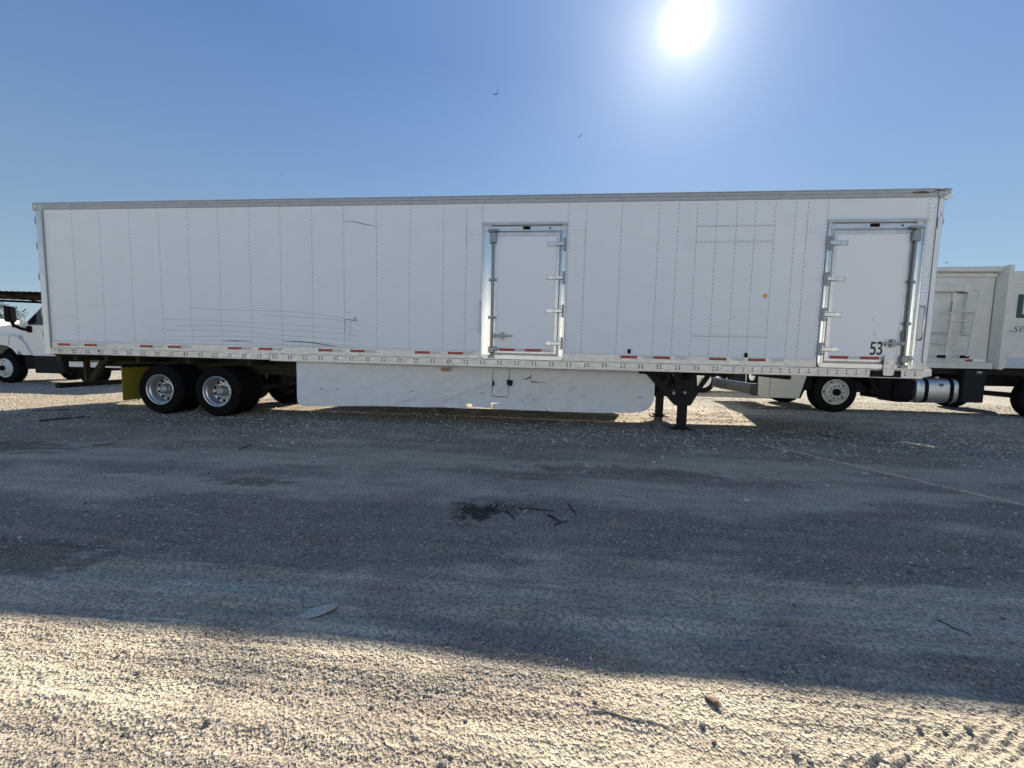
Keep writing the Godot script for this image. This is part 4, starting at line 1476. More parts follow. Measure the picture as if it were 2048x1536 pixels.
	for x in [3.90, 4.46]:
		s = S()
		s.set_smooth_group(1)
		for q in 24:
			var a0 := tank_pt(q, 0.322)
			var a1 := tank_pt(q + 1, 0.322)
			face(s, [Vector3(x, a0.y, a0.x), Vector3(x + 0.085, a0.y, a0.x), Vector3(x + 0.085, a1.y, a1.x), Vector3(x, a1.y, a1.x)], Vector3(0, a0.y - 0.605, a0.x - 0.9))
			for xx in [x, x + 0.085]:
				var b0 := tank_pt(q, 0.305)
				var b1 := tank_pt(q + 1, 0.305)
				face(s, [Vector3(xx, a0.y, a0.x), Vector3(xx, a1.y, a1.x), Vector3(xx, b1.y, b1.x), Vector3(xx, b0.y, b0.x)], Vector3(-1 if xx == x else 1, 0, 0))
		part("strap", s, M.plastic, ft)
	s = S()
	lathe(s, [Vector2(0.05, 0.90), Vector2(0.05, 0.955), Vector2(0.0, 0.96)], Vector3(4.30, 0, 1.02), 12, 1)
	part("filler_cap", s, M.galv, ft)
	s = S(); bx(s, Vector3(4.22, 0.72, 1.214), Vector3(4.30, 0.79, 1.222), 0.002); part("tank_label", s, M.print_grey, ft)
	s = S()
	bx(s, Vector3(4.77, 0.34, 0.55), Vector3(5.25, 1.13, Z - 0.06), 0.015)
	part("battery_box", s, M.frame, t)
	s = S(); bx(s, Vector3(5.02, 1.06, Z - 0.055), Vector3(5.12, 1.11, Z - 0.02), 0.006); part("work_lamp", s, M.lens, t)
	# body: recessed front bay and full-width rear with stiffening rib
	var body := sub("refuse_body", t)
	s = S()
	bx(s, Vector3(2.62, 1.30, -Z + 0.2), Vector3(5.36, 3.50, Z - 0.20), 0.02)
	part("front_bay", s, M.refuse_white, body)
	s = S()
	prism(s, [Vector2(2.60, 3.50), Vector2(5.37, 3.50), Vector2(5.37, 3.62), Vector2(2.60, 3.60)], Z - 0.30, Z - 0.10)
	bx(s, Vector3(2.60, 3.38, Z - 0.20), Vector3(5.34, 3.46, Z - 0.14), 0.012)
	part("top_rail", s, M.refuse_white, body)
	s = S()
	bx(s, Vector3(2.60, 1.17, Z - 0.30), Vector3(5.36, 1.32, Z - 0.05), 0.01)
	bx(s, Vector3(2.60, 1.322, Z - 0.30), Vector3(5.26, 1.42, Z - 0.10), 0.01)
	part("sill", s, M.refuse_white, body)
	# rounded door frame in the bay
	var fr := sub("bay_frame", body)
	s = S()
	bx(s, Vector3(2.7, 3.02, Z - 0.20), Vector3(4.62, 3.20, Z - 0.125), 0.02)
	part("frame_head", s, M.refuse_white, fr)
	s = S()
	prism(s, [Vector2(4.62, 3.20), Vector2(4.76, 3.20), Vector2(4.84, 3.15), Vector2(4.88, 3.06), Vector2(4.86, 2.20), Vector2(4.80, 2.06), Vector2(4.73, 2.0), Vector2(4.70, 2.6), Vector2(4.72, 3.02), Vector2(4.62, 3.02)], Z - 0.20, Z - 0.125)
	part("frame_side", s, M.refuse_white, fr)
	s = S()
	bx(s, Vector3(4.42, 1.45, Z - 0.20), Vector3(4.50, 3.02, Z - 0.155), 0.006)
	part("inner_stile", s, M.refuse_white, fr)
	s = S()
	ribbon(s, [Vector2(4.45, 3.02), Vector2(4.6, 3.005), Vector2(4.68, 2.99)], 0.03, Z - 0.153, 0.03)
	ribbon(s, [Vector2(3.4, 2.995), Vector2(4.4, 3.0)], 0.015, Z - 0.153, 0.004)
	ribbon(s, [Vector2(4.41, 2.8), Vector2(4.40, 2.5)], 0.025, Z - 0.153, 0.01)
	ribbon(s, [Vector2(3.6, 2.02), Vector2(4.55, 2.03)], 0.03, Z - 0.198, 0.01)
	ribbon(s, [Vector2(4.0, 1.76), Vector2(4.62, 1.75)], 0.02, Z - 0.198, 0.01)
	ribbon(s, [Vector2(4.70, 1.47), Vector2(4.92, 1.475)], 0.012, Z - 0.098, 0.004)
	ribbon(s, [Vector2(4.55, 1.25), Vector2(5.1, 1.255)], 0.010, Z - 0.049, 0.003)
	part("grease_streaks", s, M.scratch, fr)
	# ladder
	var ld := sub("ladder", t)
	for e in [[4.22, 4.29], [4.70, 4.78]]:
		s = S()
		tube(s, [Vector3(e[0], 1.46, Z + 0.03), Vector3(e[1], 2.55, Z + 0.03)], 0.027, 10)
		part("ladder_rail", s, M.refuse_white, ld)
	for k in 6:
		var y := 1.40 + 0.228 * k
		s = S()
		var dx := 0.07 * (y - 1.46)
		bx(s, Vector3(4.22 + dx, y - 0.013, Z + 0.012), Vector3(4.72 + dx, y + 0.013, Z + 0.05), 0.006)
		part("rung", s, M.refuse_white, ld)
	s = S()
	tube(s, [Vector3(4.78, 2.50, Z + 0.03), Vector3(4.80, 3.0, Z + 0.03), Vector3(4.83, 3.05, Z - 0.02), Vector3(4.83, 3.06, Z - 0.14)], 0.014, 8)
	part("grab_rail", s, M.refuse_white, ld)
	for x in [4.20, 4.71]:
		s = S()
		bx(s, Vector3(x - 0.03, 1.42, Z - 0.14), Vector3(x + 0.03, 1.49, Z + 0.055), 0.015)
		part("ladder_foot", s, M.frame, ld)
	for y in [1.98, 2.50]:
		s = S()
		bx(s, Vector3(4.24, y - 0.02, Z - 0.21), Vector3(4.28, y + 0.02, Z + 0.03), 0.004)
		bx(s, Vector3(4.73, y - 0.02, Z - 0.21), Vector3(4.77, y + 0.02, Z + 0.03), 0.004)
		part("ladder_stay", s, M.refuse_white, ld)
	s = S(); bx(s, Vector3(4.78, 1.345, Z - 0.0995), Vector3(4.95, 1.40, Z - 0.096), 0.0008); part("reflector_tape", s, M.red_tape, t)
	s = S(); bx(s, Vector3(4.955, 1.345, Z - 0.0995), Vector3(5.2, 1.40, Z - 0.096), 0.0008); part("reflector_tape", s, M.decal_white, t)
	s = S()
	bx(s, Vector3(5.46, 1.20, -Z), Vector3(11.3, 3.49, Z), 0.02)
	part("rear_bay", s, M.refuse_white, body)
	s = S()
	prism(s, [Vector2(5.40, 1.17), Vector2(5.50, 1.17), Vector2(5.50, 3.63), Vector2(5.40, 3.63)], -Z - 0.02, Z + 0.03)
	face(s, [Vector3(5.36, 1.2, Z - 0.2), Vector3(5.40, 1.2, Z + 0.02), Vector3(5.40, 3.6, Z + 0.02), Vector3(5.36, 3.6, Z - 0.2)], Vector3(-1, 0, 0.2))
	part("rib", s, M.refuse_white, body)
	s = S()
	bx(s, Vector3(5.52, 3.30, Z), Vector3(11.2, 3.37, Z + 0.014), 0.005)
	bx(s, Vector3(5.52, 3.10, Z), Vector3(11.2, 3.17, Z + 0.012), 0.005)
	part("side_swage", s, M.refuse_white, body)
	s = S(); bx(s, Vector3(5.58, 1.24, Z), Vector3(11.2, 1.46, Z + 0.006), 0.003); part("lower_stripe", s, M.pale_blue, body)
	s = S()
	prism(s, oval(6.10, 1.31, 0.11, 0.05, 18), Z, Z + 0.035)
	part("side_lamp", s, M.amber_dull, t)
	# sign panel with pale lettering, and the script line below it
	s = S(); bx(s, Vector3(5.67, 2.395, Z), Vector3(7.1, 2.95, Z + 0.004), 0.001); part("sign_panel", s, M.sign_teal, t)
	text(t, "sign_letter", "B", "Droid Sans", 0.0085, Vector3(5.90, 2.67, Z + 0.0055), M.sign_pale, 0.0, 0.9)
	text(t, "script_print", "...serv", "Droid Serif", 0.0040, Vector3(5.80, 2.15, Z + 0.001), M.print_grey, 0.22, 1.0)
	# open hopper above the cab with lift-arm slits
	var hp := sub("hopper", t)
	for z in [[Z - 0.06, Z], [-Z, -Z + 0.06]]:
		s = S()
		prism(s, [Vector2(0.2, 2.505), Vector2(1.52, 2.505), Vector2(2.02, 2.97), Vector2(2.58, 3.40), Vector2(2.58, 2.505)], z[0], z[1])
		prism(s, [Vector2(0.2, 2.53), Vector2(1.44, 2.53), Vector2(1.98, 3.03), Vector2(2.58, 3.46), Vector2(2.58, 4.45), Vector2(0.2, 4.45)], z[0], z[1])
		part("hopper_side", s, M.refuse_white, hp)
	s = S()
	bx(s, Vector3(2.50, 3.52, -Z + 0.065), Vector3(2.58, 4.45, Z - 0.065), 0.01)
	part("hopper_back", s, M.refuse_white, hp)
	s = S()
	bx(s, Vector3(0.2, 2.6, -Z + 0.065), Vector3(0.26, 4.4, Z - 0.065), 0.01)
	part("hopper_front", s, M.refuse_white, hp)

func tank_pt(q: int, rr: float) -> Vector2:
	var a := TAU * q / 24.0
	return Vector2(0.90 + rr * sign(cos(a)) * pow(abs(cos(a)), 0.55), 0.605 + rr * sign(sin(a)) * pow(abs(sin(a)), 0.55))

func tank_ring(x: float, rr: float) -> Array:
	var out := []
	for q in 24:
		var p := tank_pt(q, rr)
		out.append(Vector3(x, p.y, p.x))
	return out

func text(parent: Node, called: String, words: String, font: String, px: float, at: Vector3, m: Material, slant: float, sx: float) -> void:
	var tm := TextMesh.new()
	var f := SystemFont.new()
	f.font_names = PackedStringArray([font])
	tm.font = f
	tm.text = words
	tm.font_size = 64
	tm.pixel_size = px
	tm.depth = 0.002
	var o := MeshInstance3D.new()
	o.name = called
	o.mesh = tm
	o.material_override = m
	parent.add_child(o, true)
	o.transform = Transform3D(Basis(Vector3(sx, 0, 0), Vector3(slant, 1, 0), Vector3(0, 0, 1)), at)

# ------------------------------------------------------------------ service truck on the left
func make_service_truck() -> void:
	var t := thing("service_truck", "white long-nosed service truck with tall black mirror at the trailer's rear", "truck", Vector3(-7.5, 0, -5.5))
	var s: SurfaceTool
	var Z := 1.05
	s = S()
	for z in [-0.40, 0.40]:
		bx(s, Vector3(-2.0, 0.60, z - 0.05), Vector3(5.7, 0.85, z + 0.05), 0.006)
	part("chassis", s, M.frame, t)
	# hood and fenders
	s = S()
	var hood := [Vector2(-2.25, 0.80), Vector2(-2.25, 1.45), Vector2(-2.12, 1.68), Vector2(-1.5, 1.84), Vector2(-0.4, 1.97), Vector2(0.06, 2.02), Vector2(0.06, 1.0), Vector2(-0.10, 0.96), Vector2(-0.2, 1.25), Vector2(-0.66, 1.38), Vector2(-1.2, 1.2), Vector2(-1.3, 0.80)]
	prism(s, hood, -0.86, 0.86)
	part("hood", s, M.truck_white, t)
	for sg in [1.0, -1.0]:
		s = S()
		# arched fender: outline with a wheel opening
		var pts := [Vector2(-1.75, 0.85), Vector2(-1.75, 1.30), Vector2(-1.55, 1.48), Vector2(-1.1, 1.57), Vector2(-0.32, 1.57), Vector2(0.0, 1.50), Vector2(0.20, 1.33), Vector2(0.38, 1.02), Vector2(0.43, 0.96), Vector2(0.10, 0.955), Vector2(-0.02, 1.12)]
		for k in 7:
			var a: float = lerp(0.55, PI - 0.35, k / 6.0)
			pts.append(Vector2(-0.66 + 0.66 * cos(a), 0.62 + 0.66 * sin(a)))
		pts.append(Vector2(-1.32, 0.85))
		prism(s, pts, 0.70 * sg, Z * sg)
		part("fender", s, M.truck_white, t)
	for sg in [1.0, -1.0]:
		s = S()
		var lo := []
		for k in 9:
			var a: float = lerp(-0.1, PI + 0.1, k / 8.0)
			lo.append(Vector2(-0.66 + 0.655 * cos(a), 0.62 + 0.655 * sin(a)))
		prism(s, lo, 0.62 * sg, 0.69 * sg)
		part("arch_liner", s, M.plastic, t)
	s = S()
	tube(s, [Vector3(-1.55, 1.49, Z - 0.02), Vector3(-1.1, 1.58, Z - 0.02), Vector3(-0.32, 1.58, Z - 0.02), Vector3(0.0, 1.51, Z - 0.02)], 0.03, 8)
	part("fender_lip", s, M.truck_white, t)
	s = S()
	prism(s, [Vector2(-0.335, 1.575), Vector2(0.0, 1.512), Vector2(0.0, 1.498), Vector2(-0.34, 1.56)], Z + 0.001, Z + 0.004)
	prism(s, [Vector2(-0.345, 1.57), Vector2(-0.33, 1.575), Vector2(-0.38, 1.28), Vector2(-0.395, 1.28)], Z + 0.001, Z + 0.004)
	bx(s, Vector3(0.045, 1.52, 0.861), Vector3(0.058, 2.0, 0.866), 0.001)
	part("panel_gap", s, M.bolt, t)
	s = S()
	bx(s, Vector3(-2.45, 0.55, -1.05), Vector3(-2.20, 0.85, 1.05), 0.04)
	part("bumper", s, M.chrome, t)
	s = S(); bx(s, Vector3(-2.30, 0.90, -0.7), Vector3(-2.252, 1.40, 0.7), 0.01); part("grille", s, M.plastic, t)
	for sg in [1.0, -1.0]:
		s = S(); bx(s, Vector3(-2.28, 1.02, sg * 0.88 - 0.11), Vector3(-2.20, 1.28, sg * 0.88 + 0.11), 0.03); part("headlight", s, M.lens, t)
		s = S(); bx(s, Vector3(-2.20, 0.86, sg * 0.88 - 0.16), Vector3(-1.76, 1.42, sg * 0.88 + 0.16), 0.05); part("nose_corner", s, M.truck_white, t)
	# cab
	var cab := sub("cab", t)
	s = S()
	prism(s, [Vector2(0.065, 0.98), Vector2(0.065, 2.0), Vector2(0.30, 2.10), Vector2(1.0, 2.68), Vector2(1.20, 2.77), Vector2(1.62, 2.78), Vector2(1.70, 2.65), Vector2(1.70, 0.98)], -0.97, 0.97)
	part("cab_shell", s, M.truck_white, cab)
	s = S()
	face(s, [Vector3(0.31, 2.125, -0.88), Vector3(0.31, 2.125, 0.88), Vector3(0.98, 2.68, 0.86), Vector3(0.98, 2.68, -0.86)], Vector3(-1, 1, 0))
	face(s, [Vector3(0.305, 2.135, -0.88), Vector3(0.305, 2.135, 0.88), Vector3(0.975, 2.69, 0.86), Vector3(0.975, 2.69, -0.86)], Vector3(-1, 1, 0))
	part("windscreen", s, M.glass, cab)
	var dr := sub("door", t)
	s = S()
	prism(s, [Vector2(0.27, 1.935), Vector2(0.25, 1.86), Vector2(0.25, 1.55), Vector2(0.30, 1.28), Vector2(0.42, 1.03), Vector2(0.46, 1.0), Vector2(1.55, 1.0), Vector2(1.55, 1.935)], 0.972, 1.0)
	part("door_skin", s, M.truck_white, dr)
	s = S()
	prism(s, [Vector2(0.30, 1.955), Vector2(0.31, 2.07), Vector2(1.0, 2.63), Vector2(1.52, 2.66), Vector2(1.52, 1.955)], 0.972, 0.985)
	part("door_window", s, M.glass, dr)
	s = S()
	for k in 4:
		ribbon(s, [Vector2(0.62, 2.13 - k * 0.035), Vector2(0.70 + 0.05 * k, 2.128 - k * 0.035)], 0.008, 0.986, 0.001)
	part("window_sticker", s, M.print_grey, dr)
	s = S()
	bx(s, Vector3(1.28, 1.62, 1.0), Vector3(1.44, 1.70, 1.04), 0.012)
	part("door_handle", s, M.chrome, dr)
	s = S()
	tube(s, [Vector3(1.08, 1.93, 1.0), Vector3(1.08, 1.95, 1.06), Vector3(1.02, 2.38, 1.06), Vector3(1.02, 2.40, 0.99)], 0.02, 8)
	part("grab_handle", s, M.truck_white, dr)
	# mirror
	var mr := sub("mirror", t)
	s = S()
	bx(s, Vector3(-0.07, 2.02, 1.14), Vector3(0.18, 2.53, 1.34), 0.045)
	part("mirror_head", s, M.plastic, mr)
	s = S()
	tube(s, [Vector3(0.06, 2.05, 1.22), Vector3(0.10, 1.92, 1.20), Vector3(0.28, 1.80, 1.10), Vector3(0.42, 1.78, 1.0)], 0.05, 10)
	bx(s, Vector3(0.30, 1.70, 0.96), Vector3(0.48, 1.92, 1.05), 0.03)
	bx(s, Vector3(0.0, 1.85, 1.05), Vector3(0.12, 1.90, 1.2), 0.015)
	part("mirror_arm", s, M.plastic, mr)
	# running gear and side boxes
	make_wheel(t, Vector3(-0.66, 0.505, Z - 0.03), 0.52, 0.28, M.wheel_white, -0.05, 5, M.plastic, 8)
	make_wheel(t, Vector3(-0.66, 0.505, -Z + 0.03), 0.52, 0.28, M.wheel_white, -0.05, 5, M.plastic, 8, -1.0)
	for sg in [1.0, -1.0]:
		make_wheel(t, Vector3(2.30, 0.49, sg * (Z - 0.22)), 0.50, 0.28, M.frame, 0.14, 6, M.plastic, 8, sg)
	for x in [-0.66, 2.30]:
		s = S(); tube(s, [Vector3(x, 0.5, -0.85), Vector3(x, 0.5, 0.85)], 0.06, 10); part("axle", s, M.frame, t)
	s = S()
	bx(s, Vector3(0.42, 0.36, 0.55), Vector3(1.52, 0.93, 0.98), 0.03)
	part("step_box", s, M.frame, t)
	s = S(); bx(s, Vector3(0.0, 0.50, 0.55), Vector3(0.40, 0.95, 0.94), 0.02); part("splash_guard", s, M.plastic, t)
	s = S(); bx(s, Vector3(0.44, 0.935, 0.94), Vector3(1.55, 0.985, 1.02), 0.01); part("rocker_trim", s, M.truck_white, t)
	var ub := sub("utility_body", t)
	s = S()
	bx(s, Vector3(1.78, 0.80, -Z), Vector3(5.8, 1.72, Z), 0.02)
	part("locker_wall", s, M.truck_white, ub)
	s = S(); bx(s, Vector3(1.80, 0.60, Z - 0.10), Vector3(5.0, 0.78, Z - 0.02), 0.01); part("lower_skirt", s, M.truck_white, ub)
	s = S(); bx(s, Vector3(1.78, 0.782, Z - 0.11), Vector3(5.7, 0.798, Z + 0.02), 0.003); part("rub_rail", s, M.plastic, ub)
	for x in [1.9, 2.9, 3.9, 4.85]:
		s = S(); bx(s, Vector3(x, 0.9, Z), Vector3(x + 0.85, 1.64, Z + 0.015), 0.006); part("locker_door", s, M.truck_white, ub)

# ------------------------------------------------------------------ flatbed behind
func make_flatbed() -> void:
	var t := thing("flatbed_trailer", "low flatbed trailer with white wheels far behind the landing legs", "trailer", Vector3(15.0, 0, -9.3))
	var s := S()
	bx(s, Vector3(-3.6, 0.92, -1.2), Vector3(3.4, 1.04, 1.2), 0.015)
	part("deck", s, M.timber, t)
	s = S()
	for z in [-0.5, 0.5]:
		bx(s, Vector3(-3.4, 0.70, z - 0.06), Vector3(3.2, 0.918, z + 0.06), 0.01)
	part("frame", s, M.frame, t)
	for x in [-0.68, 0.62]:
		for sg in [1.0, -1.0]:
			make_wheel(t, Vector3(x, 0.49, sg * 1.15), 0.50, 0.28, M.wheel_white, -0.02, 0, M.galv, 10, sg)
		s = S(); tube(s, [Vector3(x, 0.5, -0.9), Vector3(x, 0.5, 0.9)], 0.06, 10); part("axle", s, M.frame, t)
	s = S()
	bx(s, Vector3(-2.9, 0.03, 0.85), Vector3(-2.78, 0.72, 0.97), 0.01)
	bx(s, Vector3(-2.95, 0.0, 0.80), Vector3(-2.73, 0.035, 1.02), 0.005)
	part("jack_leg", s, M.frame, t)

# ------------------------------------------------------------------ far things
func make_canopy() -> void:
	var t := thing("canopy_shed", "dark brown corrugated roof of an open canopy beyond the left truck", "canopy", Vector3(-26.0, 0, -17.5))
	var A := Vector3(-2.2, 4.6, 2.9)
	var B := Vector3(10.5, 4.55, 1.45)
	var C := Vector3(-6.6, 4.55, -0.1)
	var D := Vector3(8.5, 4.6, -8.0)
	var s := S()
	var n := 70
	for k in n:
		var u0 := float(k) / n
		var u1 := float(k + 1) / n
		var h0 := 0.035 * (k % 2)
		var h1 := 0.035 * ((k + 1) % 2)
		var a := A.lerp(B, u0) + Vector3(0, h0, 0)
		var b := A.lerp(B, u1) + Vector3(0, h1, 0)
		var c := C.lerp(D, u1) + Vector3(0, h1, 0)
		var d := C.lerp(D, u0) + Vector3(0, h0, 0)
		face(s, [a, b, c, d], Vector3.UP)
		var dn := Vector3(0, -0.012, 0)
		face(s, [a + dn, b + dn, c + dn, d + dn], Vector3.DOWN)
	part("roof_sheet", s, M.timber, t)
	s = S()
	for e in [[A, B], [C, D]]:
		tube(s, [e[0] + Vector3(0, -0.12, 0), e[1] + Vector3(0, -0.12, 0)], 0.09, 6)
	part("eave_beam", s, M.timber, t)
	for k in 6:
		s = S()
		var u := (k + 0.5) / 6.0
		tube(s, [A.lerp(B, u) + Vector3(0, -0.07, 0), C.lerp(D, u) + Vector3(0, -0.07, 0)], 0.05, 6)
		part("rafter", s, M.timber, t)
	for p in [A.lerp(B, 0.75), B + Vector3(-0.3, 0, 0), C, D]:
		s = S()
		tube(s, [Vector3(p.x, 0, p.z), Vector3(p.x, p.y - 0.1, p.z)], 0.09, 8)
		part("post", s, M.timber, t)

func make_tree(at: Vector3, h: float, seed_: int, label: String) -> void:
	var t := thing("tree", label, "tree", at, 0.0, "trees on the horizon beyond the yard")
	var r := RandomNumberGenerator.new()
	r.seed = seed_
	var s := S()
	tube(s, [Vector3(0, 0, 0), Vector3(0.1, h * 0.25, 0.05), Vector3(0.0, h * 0.5, 0)], 0.16, 8, 0.08)
	for k in 6:
		var a := TAU * k / 6.0 + r.randf()
		tube(s, [Vector3(0, h * 0.35, 0), Vector3(cos(a) * h * 0.15, h * 0.55, sin(a) * h * 0.15), Vector3(cos(a) * h * 0.28, h * 0.72, sin(a) * h * 0.28)], 0.06, 5, 0.02)
	part("trunk", s, M.bark, t)
	s = S()
	var clumps := []
	for k in 18:
		var a := r.randf() * TAU
		var d := sqrt(r.randf()) * h * 0.36
		clumps.append([Vector3(cos(a) * d, h * r.randf_range(0.45, 0.92) - d * 0.25, sin(a) * d), h * r.randf_range(0.09, 0.17)])
	for c in clumps:
		for q in 130:
			var o: Vector3 = Vector3(r.randfn(), r.randfn() * 0.7, r.randfn()).normalized() * pow(r.randf(), 0.4) * c[1]
			var p: Vector3 = c[0] + o
			var n := Vector3(r.randfn(), r.randfn() + 0.5, r.randfn()).normalized()
			var u := n.cross(Vector3(r.randfn(), r.randfn(), r.randfn())).normalized()
			var w := n.cross(u)
			var sz := r.randf_range(0.07, 0.15)
			face(s, [p - u * sz, p + w * sz * 0.5, p + u * sz, p - w * sz * 0.5], n)
	part("crown", s, M.foliage, t)

func make_far_van(at: Vector3, turn: float, label: String) -> void:
	var t := thing("box_van", label, "van", at, turn, "white vans parked far off by the canopy")
	var s := S()
	bx(s, Vector3(-3.2, 0.75, -1.15), Vector3(2.2, 3.3, 1.15), 0.04)
	part("box", s, M.truck_white, t)
	s = S()
	prism(s, [Vector2(2.25, 0.6), Vector2(4.2, 0.6), Vector2(4.25, 1.35), Vector2(3.5, 1.6), Vector2(3.0, 2.4), Vector2(2.25, 2.45)], -1.0, 1.0)
	part("cab", s, M.truck_white, t)
	s = S()
	prism(s, [Vector2(2.5, 1.55), Vector2(3.4, 1.55), Vector2(2.95, 2.25), Vector2(2.5, 2.28)], -1.008, 1.008)
	part("side_window", s, M.glass, t)
	for x in [-2.0, 3.3]:
		for sg in [1.0, -1.0]:
			s = S()
			lathe(s, [Vector2(0.0, 0.0), Vector2(0.40, 0.0), Vector2(0.42, 0.04), Vector2(0.42, 0.22), Vector2(0.0, 0.24)], Vector3(x, 0.42, sg * 1.0 - 0.12), 16)
			part("wheel", s, M.tyre, t)

func make_bird(at: Vector3, span: float, roll: float, turn: float, lift: float, label: String) -> void:
	var t := thing("bird", label, "bird", at, turn, "birds gliding over the yard")
	t.rotation.z = roll
	var s := S()
	tube(s, [Vector3(0, 0, -0.22) * span, Vector3(0, 0.01, -0.12) * span, Vector3(0, 0.012, 0.02) * span, Vector3(0, 0, 0.22) * span], 0.04 * span, 8, 0.015 * span)
	part("body", s, M.bird, t)
	for sg in [-1.0, 1.0]:
		s = S()
		var P := [[0.02, 0.0, -0.08, 0.10], [0.25, lift * 0.5, -0.12, 0.06], [0.42, lift * 0.85, -0.08, 0.03], [0.52, lift, 0.0, 0.02]]
		for k in 3:
			var a: Array = P[k]
			var b: Array = P[k + 1]
			for th in [0.0, -0.012]:
				face(s, [Vector3(sg * a[0], a[1] + th, a[2]) * span, Vector3(sg * b[0], b[1] + th, b[2]) * span, Vector3(sg * b[0], b[1] + th, b[3]) * span, Vector3(sg * a[0], a[1] + th, a[3]) * span], Vector3(0, 1 if th == 0.0 else -1, 0))
		part("wing", s, M.bird, t)

# ------------------------------------------------------------------ litter on the ground
func stick(a: Vector2, b: Vector2, r: float, m: Material, label: String, bend := 0.0) -> void:
	var s := S()
	var pts := []
	var n := 7
	var side := (b - a).orthogonal().normalized()
	var mid := (a + b) * 0.5
	for k in n:
		var u := float(k) / (n - 1)
		var p := a.lerp(b, u) + side * (bend * sin(PI * u) + 0.006 * sin(u * 11.0 + a.x * 3.0))
		pts.append(Vector3(p.x - mid.x, ground_y(p.x, p.y) + r * 0.9, p.y - mid.y))
	tube(s, pts, r, 6, r * 0.6)
	var o := part("stick", s, m)
	o.position = Vector3(mid.x, 0, mid.y)
	tag(o, label, "stick", "twigs lying on the yard")

func make_sand_ridge() -> void:
	# thin ridge of pale sand pushed up along the edge of a wheel track
	var V := PackedVector3Array()
	var C := PackedColorArray()
	var I := PackedInt32Array()
	var n := 150
	for k in n + 1:
		var u := float(k) / n
		var c := Vector2(13.40, 0.60).lerp(Vector2(14.85, 3.30), u)
		c.x += 0.06 * n_mid.get_noise_2d(u * 3.0, 1.0) + 0.05 * sin(u * 4.0)
		var w: float = (0.028 + 0.022 * n_mid.get_noise_2d(u * 22.0, 5.0)) * (0.3 + 0.7 * sin(PI * clamp(u, 0.03, 0.97)))
		for q in [-1.0, -0.4, 0.4, 1.0]:
			var x: float = c.x + q * w * 0.9 + 0.006 * n_fine.get_noise_2d(u * 8.0, q)
			var z: float = c.y - q * w * 0.45
			V.append(Vector3(x, ground_y(x, z) + (0.013 if abs(q) < 0.5 else -0.004) + 0.003 * n_fine.get_noise_2d(u * 9.0, q * 3.0), z))
			var f := 1.0 + 0.25 * n_fine.get_noise_2d(u * 11.0, q + 7.0)
			C.append(Color(0.50 * f, 0.40 * f, 0.29 * f))
	for k in n:
		for q in 3:
			var a := k * 4 + q
			I.append_array([a, a + 1, a + 4, a + 1, a + 5, a + 4])
	var st := SurfaceTool.new()
	st.begin(Mesh.PRIMITIVE_TRIANGLES)
	for i in I:
		st.set_color(C[i])
		st.add_vertex(V[i])
	var m := StandardMaterial3D.new()
	m.vertex_color_use_as_albedo = true
	m.roughness = 0.95
	var o := part("sand_ridge", st, m)
	tag(o, "thin line of pale sand crossing the shaded ground at right", "sand", "", "stuff")

